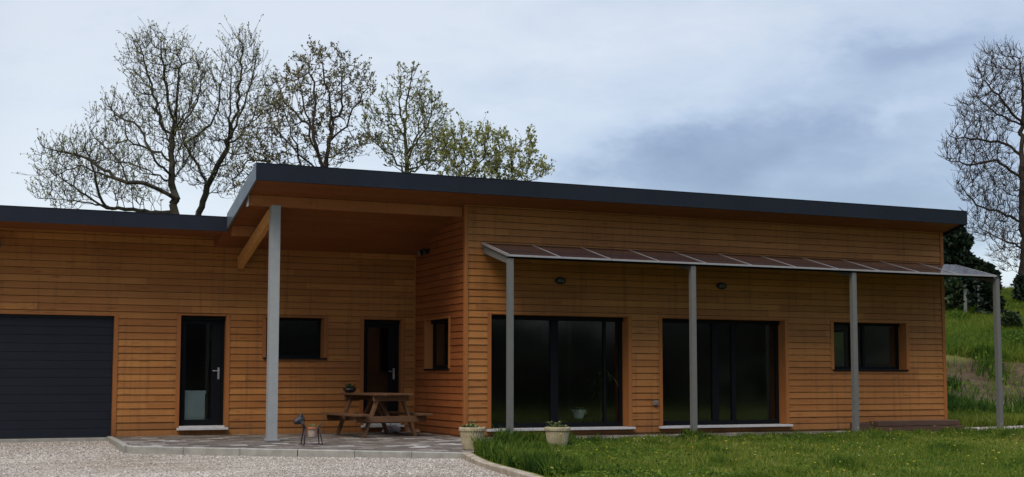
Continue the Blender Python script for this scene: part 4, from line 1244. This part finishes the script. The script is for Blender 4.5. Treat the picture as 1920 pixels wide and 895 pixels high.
e7 = [E(d, 1885, 150, 75, 68, 2.0), E(d, 1850, 220, 72, 50, 1.5), E(d, 1835, 285, 78, 45, 1.6), E(d, 1860, 350, 80, 48, 1.5), E(d, 1870, 420, 72, 42, 1.3), E(d, 1900, 470, 50, 45, .7), E(d, 1990, 200, 80, 90, 1.0), E(d, 2000, 340, 80, 90, 1.0)]
tree('ash_tree', 'large bare ash tree on the bank at the right edge of the view', 'tree', t7, e7, 17, MT['bark_brown'], MT['bud_ash'], natt=16000, step=.26, kill=.31, infl=3.5, leaves=1, lsize=.055, lspread=.05, rmax=.17, rtip=.0125, twigs=3.0, tlen=.46, updrift=.08)

# evergreens and shrubs right of the house
def bush(name, label, cat, u, vtop, vbot, ru, d, m, n, ls, seed, cone=0.0, trunk=True, group=None):
    top_ = at(u, vtop, d); g = max(gz(u, d)-.1, -.1)
    base = np.array([top_[0], top_[1], g]); H = top_[2]-g; r = ru*d/F
    rs = np.random.default_rng(seed)
    z = rs.random(n)**.8; a = rs.uniform(0, 2*math.pi, n)
    if cone: prof = (1-z)**cone*(1+.25*np.sin(z*26))
    else: prof = np.sqrt(np.clip(1-(2*z-1)**2*.85, 0, 1))
    lump = 1+.22*np.sin(a*3+z*9+seed)+.12*np.sin(a*7-z*15)
    q = r*prof*lump*rs.random(n)**.35
    c = np.stack([q*np.cos(a), q*np.sin(a), z*H*.97+.1], 1)
    # clumping
    c += rs.normal(0, .05, c.shape)
    out = np.stack([np.cos(a), np.sin(a), np.full(n, .35)], 1)+rs.normal(0, .5, (n, 3)); out /= np.linalg.norm(out, axis=1)[:, None]
    b = np.cross(out, rs.normal(0, 1, (n, 3))); b /= np.linalg.norm(b, axis=1)[:, None]
    s = ls*rs.uniform(.5, 1.3, n)[:, None]
    V = np.stack([c-out*s*.5, c+b*s*.35, c+out*s*.5, c-b*s*.35], 1).reshape(-1, 3)
    e = empty(name, base, label=label, cat=cat, group=group)
    big_mesh('crown', V, np.arange(4*n).reshape(-1, 4), np.clip(rs.random(n)*.8+.2*np.sin(a*2), 0, 1), m, e)
    mb = MB(); mb.tube([(0, 0, -.1), (.03, .02, H*.4), (0, 0, H*.9)], [.05*H*.4+.05, .04*H*.3+.03, .01], 7); mb.build('trunk', MT['bark'], e)
    return e
bush('evergreen_tree', 'dark dense evergreen rising behind the right end of the house', 'tree', 1792, 415, 560, 46, 52, MT['fir'], 5200, .26, 21, cone=.55)
bush('evergreen_tree', 'dark evergreen with its lower crown beneath the canopy tip', 'tree', 1852, 500, 600, 26, 50, MT['fir'], 1500, .24, 22, cone=.4)
bush('shrub', 'mid green shrub beyond the canopy end, right of the tall evergreen', 'shrub', 1836, 492, 560, 26, 54, MT['shrub'], 1500, .22, 23)
bush('shrub', 'dark shrub cut by the right edge of the view, on the bank top', 'shrub', 1918, 520, 590, 16, 53, MT['fir'], 900, .2, 24)
bush('shrub', 'shrub low on the bank just right of the house corner', 'shrub', 1785, 530, 570, 28, 50, MT['shrub'], 1100, .22, 25)
bush('shrub', 'small round shrub on the upper bank right of the last canopy post', 'shrub', 1895, 592, 625, 17, 46, MT['shrub'], 700, .14, 26)
# old fence posts on the bank
for i, (u, v, dd, h) in enumerate(((1809, 560, 49.5, 1.1), (1835, 556, 50, 1.2), (1856, 558, 50, 1.1))):
    p = at(u, v, dd); z = float(bank(p[0], p[1]))
    mb = MB(); mb.tube([(0, 0, -.2), (.02, 0, h*.6), (.04, .01, h)], [.075, .07, .062], 7)
    tag(mb.build('fence_post', MT['galv_dark'], loc=(p[0], p[1], z)), ['grey wooden fence post on the bank, nearest to the house', 'leaning grey fence post, middle of the three on the bank', 'grey fence post on the bank nearest the last canopy post'][i], 'fence post', 'old fence posts on the bank')
# green windbreak net above the bank
p = at(1800, 524, 51.5); q = at(1822, 524, 51.5)
mb = MB(); mb.quad((0, 0, 0), (q[0]-p[0], q[1]-p[1], 0), (q[0]-p[0], q[1]-p[1], .34), (0, 0, .32)); mb.box(-.03, .03, -.03, .03, -2.2, .4)
tag(mb.build('green_tarpaulin', simple('green_net', (.02, .14, .09), .7, 0, .2, .2, 8), loc=p), 'small green tarpaulin strip among the dark trees above the bank', 'tarpaulin')

# unseen far woodland behind the camera, heights and gaps shaped for the glass reflections
rs = np.random.default_rng(5)
n = 150000
cx = rs.uniform(-75, 120, 420); cy = rs.uniform(-92, -66, 420); ch = rs.uniform(5.0, 9.0, 420)+np.interp(cx, [10, 22, 40, 52], [1, -2.0, -1.6, 2.0])
cx[300:] = rs.uniform(0, 90, 120); cy[300:] = rs.uniform(-62, -40, 120); ch[300:] = rs.uniform(1.2, 3.2, 120)  # low clumps added to break up the field mirrored in the windows
w = rs.integers(0, 420, n); zz = rs.random(n)
c = np.stack([cx[w]+rs.normal(0, 1.6, n)*(1.15-zz*.6), cy[w]+rs.normal(0, 1.6, n), zz*ch[w]-.5], 1)
o_ = rs.normal(0, 1, (n, 3)); o_ /= np.linalg.norm(o_, axis=1)[:, None]; b_ = np.cross(o_, rs.normal(0, 1, (n, 3))); b_ /= np.linalg.norm(b_, axis=1)[:, None]
s_ = rs.uniform(.25, .75, n)[:, None]
V = np.stack([c-o_*s_*.6, c+b_*s_*.45, c+o_*s_*.6, c-b_*s_*.45], 1).reshape(-1, 3)
tag(big_mesh('unseen_woodland', V, np.arange(4*n).reshape(-1, 4), rs.random(n), MT['wood_far']), 'unseen line of distant trees behind the camera, shaped for the glass reflections', 'woodland', kind='stuff')

# ------------------------------------------------------------------ grass
def blades(name, x, y, z, h, w, tone, mat_, label, cat, lean=.5, flat=0):
    n = len(x); rs = np.random.default_rng(len(x))
    a = rs.uniform(0, 2*math.pi, n); l = rs.uniform(0, lean, n)*h
    la = rs.uniform(0, 2*math.pi, n)
    B = np.stack([x, y, z], 1); sx = np.stack([np.cos(a), np.sin(a), np.zeros(n)], 1)*w[:, None]*.5
    ld = np.stack([np.cos(la), np.sin(la), np.zeros(n)], 1)
    m_ = B+ld*(l*.35)[:, None]+np.array([0, 0, 1.])*(h*.6)[:, None]
    t_ = B+ld*l[:, None]+np.array([0, 0, 1.])*h[:, None]
    V = np.stack([B-sx, B+sx, m_+sx*.7, m_-sx*.7, t_], 1).reshape(-1, 3)
    o = (np.arange(n)*5)[:, None]
    F1 = np.concatenate([o, o+1, o+2], 1); F2 = np.concatenate([o, o+2, o+3], 1); F3 = np.concatenate([o+3, o+2, o+4], 1)
    Fc = np.stack([F1, F2, F3], 1).reshape(-1, 3)
    return tag(big_mesh(name, V, Fc, np.repeat(tone, 3), mat_), label, cat, kind='stuff')
def vnoise(x, y, s, seed):
    r = np.random.default_rng(seed); t = np.zeros_like(x)
    for k in range(7):
        a = r.uniform(0, 2*math.pi); f = s*r.uniform(.5, 2.0); t += np.sin((x*math.cos(a)+y*math.sin(a))*f+r.uniform(0, 6.3))
    return t/7*1.6
def lawn_pts(n, y0, y1, xr, seed):
    r = np.random.default_rng(seed)
    y = r.uniform(y0, y1, n); x = r.uniform(-6.2, xr, n)
    # keep to the view wedge, with some margin either side
    az = np.arctan2(x-CAM[0], y-CAM[1])
    ok = (az > .10) & (az < .92)
    left = np.where(y <= -3.05, edge_x(y)+.05, np.interp(y, [-3.05, -1.58], [-4.60, -3.80]))
    ok &= x > left
    return x[ok], y[ok], left[ok]
x, y, left = lawn_pts(420000, -10.8, -1.58, 10.0, 31)
cl = vnoise(x, y, 2.6, 1); cl2 = vnoise(x, y, .8, 2)
rs = np.random.default_rng(9)
edge = np.exp(-np.clip(-1.58-y, 0, 9)/.6); edge_l = np.exp(-np.clip(x-left, 0, 9)/1.1)*np.clip((x < -1.5), 0, 1)
lush = np.clip(.9*edge+.95*edge_l*(y > -7)+.75*np.clip(cl+.1*cl2-.42, 0, 1)*1.3, 0, 1.0)
h = (.035+.05*rs.random(len(x)))*(1+.5*np.clip(cl, -1, 1))+lush*rs.uniform(.03, .16, len(x))*(1+.45*edge_l-.1*edge)
cl3 = vnoise(x, y, 9.0, 12)
tone = np.clip(.60-.40*lush+.16*cl2+.24*cl3*(.4+lush)+rs.normal(0, .19, len(x)), 0, 1)
h = h*(1+.7*np.clip(cl3, -1, 1)*lush)
keep = rs.random(len(x)) < .55+.45*lush
x, y, h, tone = x[keep], y[keep], h[keep], tone[keep]
blades('lawn_grass', x, y, Lh(x, y)-.01, h, rs.uniform(.006, .013, len(x))*(1+lush[keep]), tone, MT['grass'], 'green unmown grass with darker tufts in front of the house', 'grass', lean=.8)
# broad leaved weeds and clover in the lush tufts
wx, wy, wl = lawn_pts(260000, -9.8, -1.60, 10.0, 55)
we = np.exp(-np.clip(-1.60-wy, 0, 9)/.6); wle = np.exp(-np.clip(wx-wl, 0, 9)/1.3)*(wx < -1.2)
wc = vnoise(wx, wy, 2.6, 1); wc3 = vnoise(wx, wy, 7.0, 13)
wp = np.clip(.55*we+.9*wle*(wy > -8)+.7*np.clip(wc-.40, 0, 1)+.05, 0, 1)*np.clip(.5+.9*wc3, 0, 1)
rs = np.random.default_rng(56); k = rs.random(len(wx)) < wp*.9
wx, wy, wp, wc3 = wx[k], wy[k], wp[k], wc3[k]; m = len(wx)
c = np.stack([wx, wy, Lh(wx, wy)+.02+rs.random(m)*(.03+.12*wp)], 1)
a = rs.normal(0, 1, (m, 3)); a[:, 2] *= .45; a /= np.linalg.norm(a, axis=1)[:, None]
b = np.cross(a, rs.normal(0, .5, (m, 3))+np.array([0, 0, 1.])); b /= np.linalg.norm(b, axis=1)[:, None]
sz = rs.uniform(.012, .036, m)[:, None]
V = np.stack([c-a*sz, c+b*sz*.6, c+a*sz, c-b*sz*.6], 1).reshape(-1, 3)
tag(big_mesh('clover_leaves', V, np.arange(4*m).reshape(-1, 4), np.clip(.36+.22*wc3+rs.normal(0, .16, m), 0, .9), MT['grass']), 'dense low clover and weed leaves along the patio and the tan edging', 'ground cover', kind='stuff')
# grass overhanging the house strip right of the house and on the bank
r = np.random.default_rng(41); n = 230000
dd = r.uniform(27, 62, n)**1.0; az = r.uniform(.70, .86, n)
x = CAM[0]+np.sin(az)*dd/np.cos(az-YAW); y = CAM[1]+np.cos(az)*dd/np.cos(az-YAW)
ok = (x > 8.2) & ~((x < 10.2) & (y > -1.65) & (y < .15)); x, y, dd = x[ok], y[ok], dd[ok]
z = Lh(x, y); hb = bank(x, y)
cl = vnoise(x, y, 1.7, 5); cl2 = vnoise(x, y, .6, 6)
hn = hb+.25*cl2; earth = (hn > .30) & (hn < 1.75); steep = (hb > .04) & (hb < .45)
keep = np.where(earth, r.random(len(x)) < .03+.16*(cl > .5), True)
h = .12+.22*r.random(len(x))+.42*np.clip(cl, 0, 1)*r.random(len(x))+.22*steep*r.random(len(x))
tone = np.clip(.52-.40*steep-.30*np.clip(cl, 0, 1)+.2*cl2+r.normal(0, .13, len(x))+.12*(hb > 2.4), 0, .97)
blades('bank_grass', x[keep], y[keep], z[keep]-.02, h[keep], r.uniform(.018, .04, keep.sum()), tone[keep], MT['grass'], 'rough grass on the slope right of the house', 'grass', lean=.9)
k = r.random(len(x)) < np.clip(.10+.5*cl, .0, .5)*np.where(earth, .08, 1); wx, wy, wz, wc = x[k], y[k], z[k], cl[k]; m = len(wx)
c = np.stack([wx, wy, wz+r.random(m)*(.12+.38*np.clip(wc, 0, 1))], 1); a = r.normal(0, 1, (m, 3)); a /= np.linalg.norm(a, axis=1)[:, None]
b = np.cross(a, r.normal(0, 1, (m, 3))); b /= np.linalg.norm(b, axis=1)[:, None]; sz = r.uniform(.03, .09, m)[:, None]
V = np.stack([c-a*sz, c+b*sz*.6, c+a*sz, c-b*sz*.6], 1).reshape(-1, 3)
tag(big_mesh('bank_weeds', V, np.arange(4*m).reshape(-1, 4), np.clip(.42+.22*cl2[k]+r.normal(0, .17, m), 0, .9), MT['grass']), 'rough leafy weeds over the slope right of the house', 'weeds', kind='stuff')
# flowers and seed stalks
r = np.random.default_rng(77)
x, y, left = lawn_pts(900, -9.5, -1.6, 9.5, 78); k = 190; x, y = x[:k], y[:k]
z = Lh(x, y); h = r.uniform(.07, .15, k); tall = r.random(k) < .18; h[tall] += r.uniform(.08, .26, tall.sum())
mbF, mbS = MB(), MB()
for i in range(k):
    s = r.uniform(.010, .017); c = (x[i], y[i], z[i]+h[i])
    if r.random() < .75:
        mbF.lathe([(0, 0), (s, s*.4), (s*1.05, s*.9), (0, s*.7)], 6, c=c, r=r.random())
    mbS.tube([(x[i]+r.uniform(-.02, .02), y[i], z[i]), c], .0028, 3, r=r.uniform(.4, 1.0))
tag(mbF.build('buttercup_flowers', MT['flower']), 'scattered small yellow and white flowers in the lawn', 'flowers', kind='stuff')
tag(mbS.build('flower_stalks', MT['grass']), 'thin upright stalks among the lawn grass', 'stalks', kind='stuff')

# ------------------------------------------------------------------ loose pebbles
def pebbles(name, x, y, z, s, label, seed):
    r = np.random.default_rng(seed); n = len(x)
    oc = np.array([[1, 0, 0], [0, 1, 0], [-1, 0, 0], [0, -1, 0], [0, 0, 1], [0, 0, -1.]])
    fc = np.array([[0, 1, 4], [1, 2, 4], [2, 3, 4], [3, 0, 4], [1, 0, 5], [2, 1, 5], [3, 2, 5], [0, 3, 5]])
    a = r.uniform(0, 2*math.pi, n); V = oc[None]*r.uniform(.6, 1.1, (n, 6, 1))*s[:, None, None]*np.array([1, .8, .6])
    ca, sa = np.cos(a)[:, None], np.sin(a)[:, None]
    V = np.stack([V[..., 0]*ca-V[..., 1]*sa, V[..., 0]*sa+V[..., 1]*ca, V[..., 2]], -1)+np.stack([x, y, z], 1)[:, None]
    Fc = (fc[None]+(np.arange(n)*6)[:, None, None]).reshape(-1, 3)
    return tag(big_mesh(name, V.reshape(-1, 3), Fc, np.repeat(np.clip(r.normal(.5, .26, n), 0, 1), 8), MT['pebble']), label, 'gravel', kind='stuff')
r = np.random.default_rng(3); n = 150000
y = r.uniform(-9.5, 2.6, n); x = r.uniform(-14, -4.6, n)
lim = np.array([gx1(v) for v in y]); az = np.arctan2(x-CAM[0], y-CAM[1])
dk = np.clip(lim-x, 0, 9); pk = .18+.82*np.exp(-dk/1.2)+.35*(vnoise(x, y, 1.2, 8) > .15)
ok = (x < lim-.10) & (az > -.06) & (r.random(n) < pk); x, y = x[ok], y[ok]
pebbles('gravel_stones', x, y, Gh(x, y)+.002, r.uniform(.008, .020, len(x)), 'loose pale grey gravel in front of the kerb', 4)
# pale chippings strip at the right end of the terrace
tag(strip('gravel_strip', lambda y: 7.7, lambda y: 10.2, [-1.62, -1.1, -.5, .1], 12, lambda x, y: float(Ph(y))+.002+float(bank(x, y)), MT['gravel']), kind='structure')
n = 5000; x = r.uniform(7.7, 10.2, n); y = r.uniform(-1.62, .1, n)
pebbles('chippings', x, y, Ph(y)+bank(x, y)+.006, r.uniform(.012, .026, n), 'pale stone chippings round the last canopy post', 6)

scene.cycles.use_denoising = True
scene.cycles.max_bounces = 6
scene.cycles.diffuse_bounces = 2
scene.cycles.transparent_max_bounces = 12
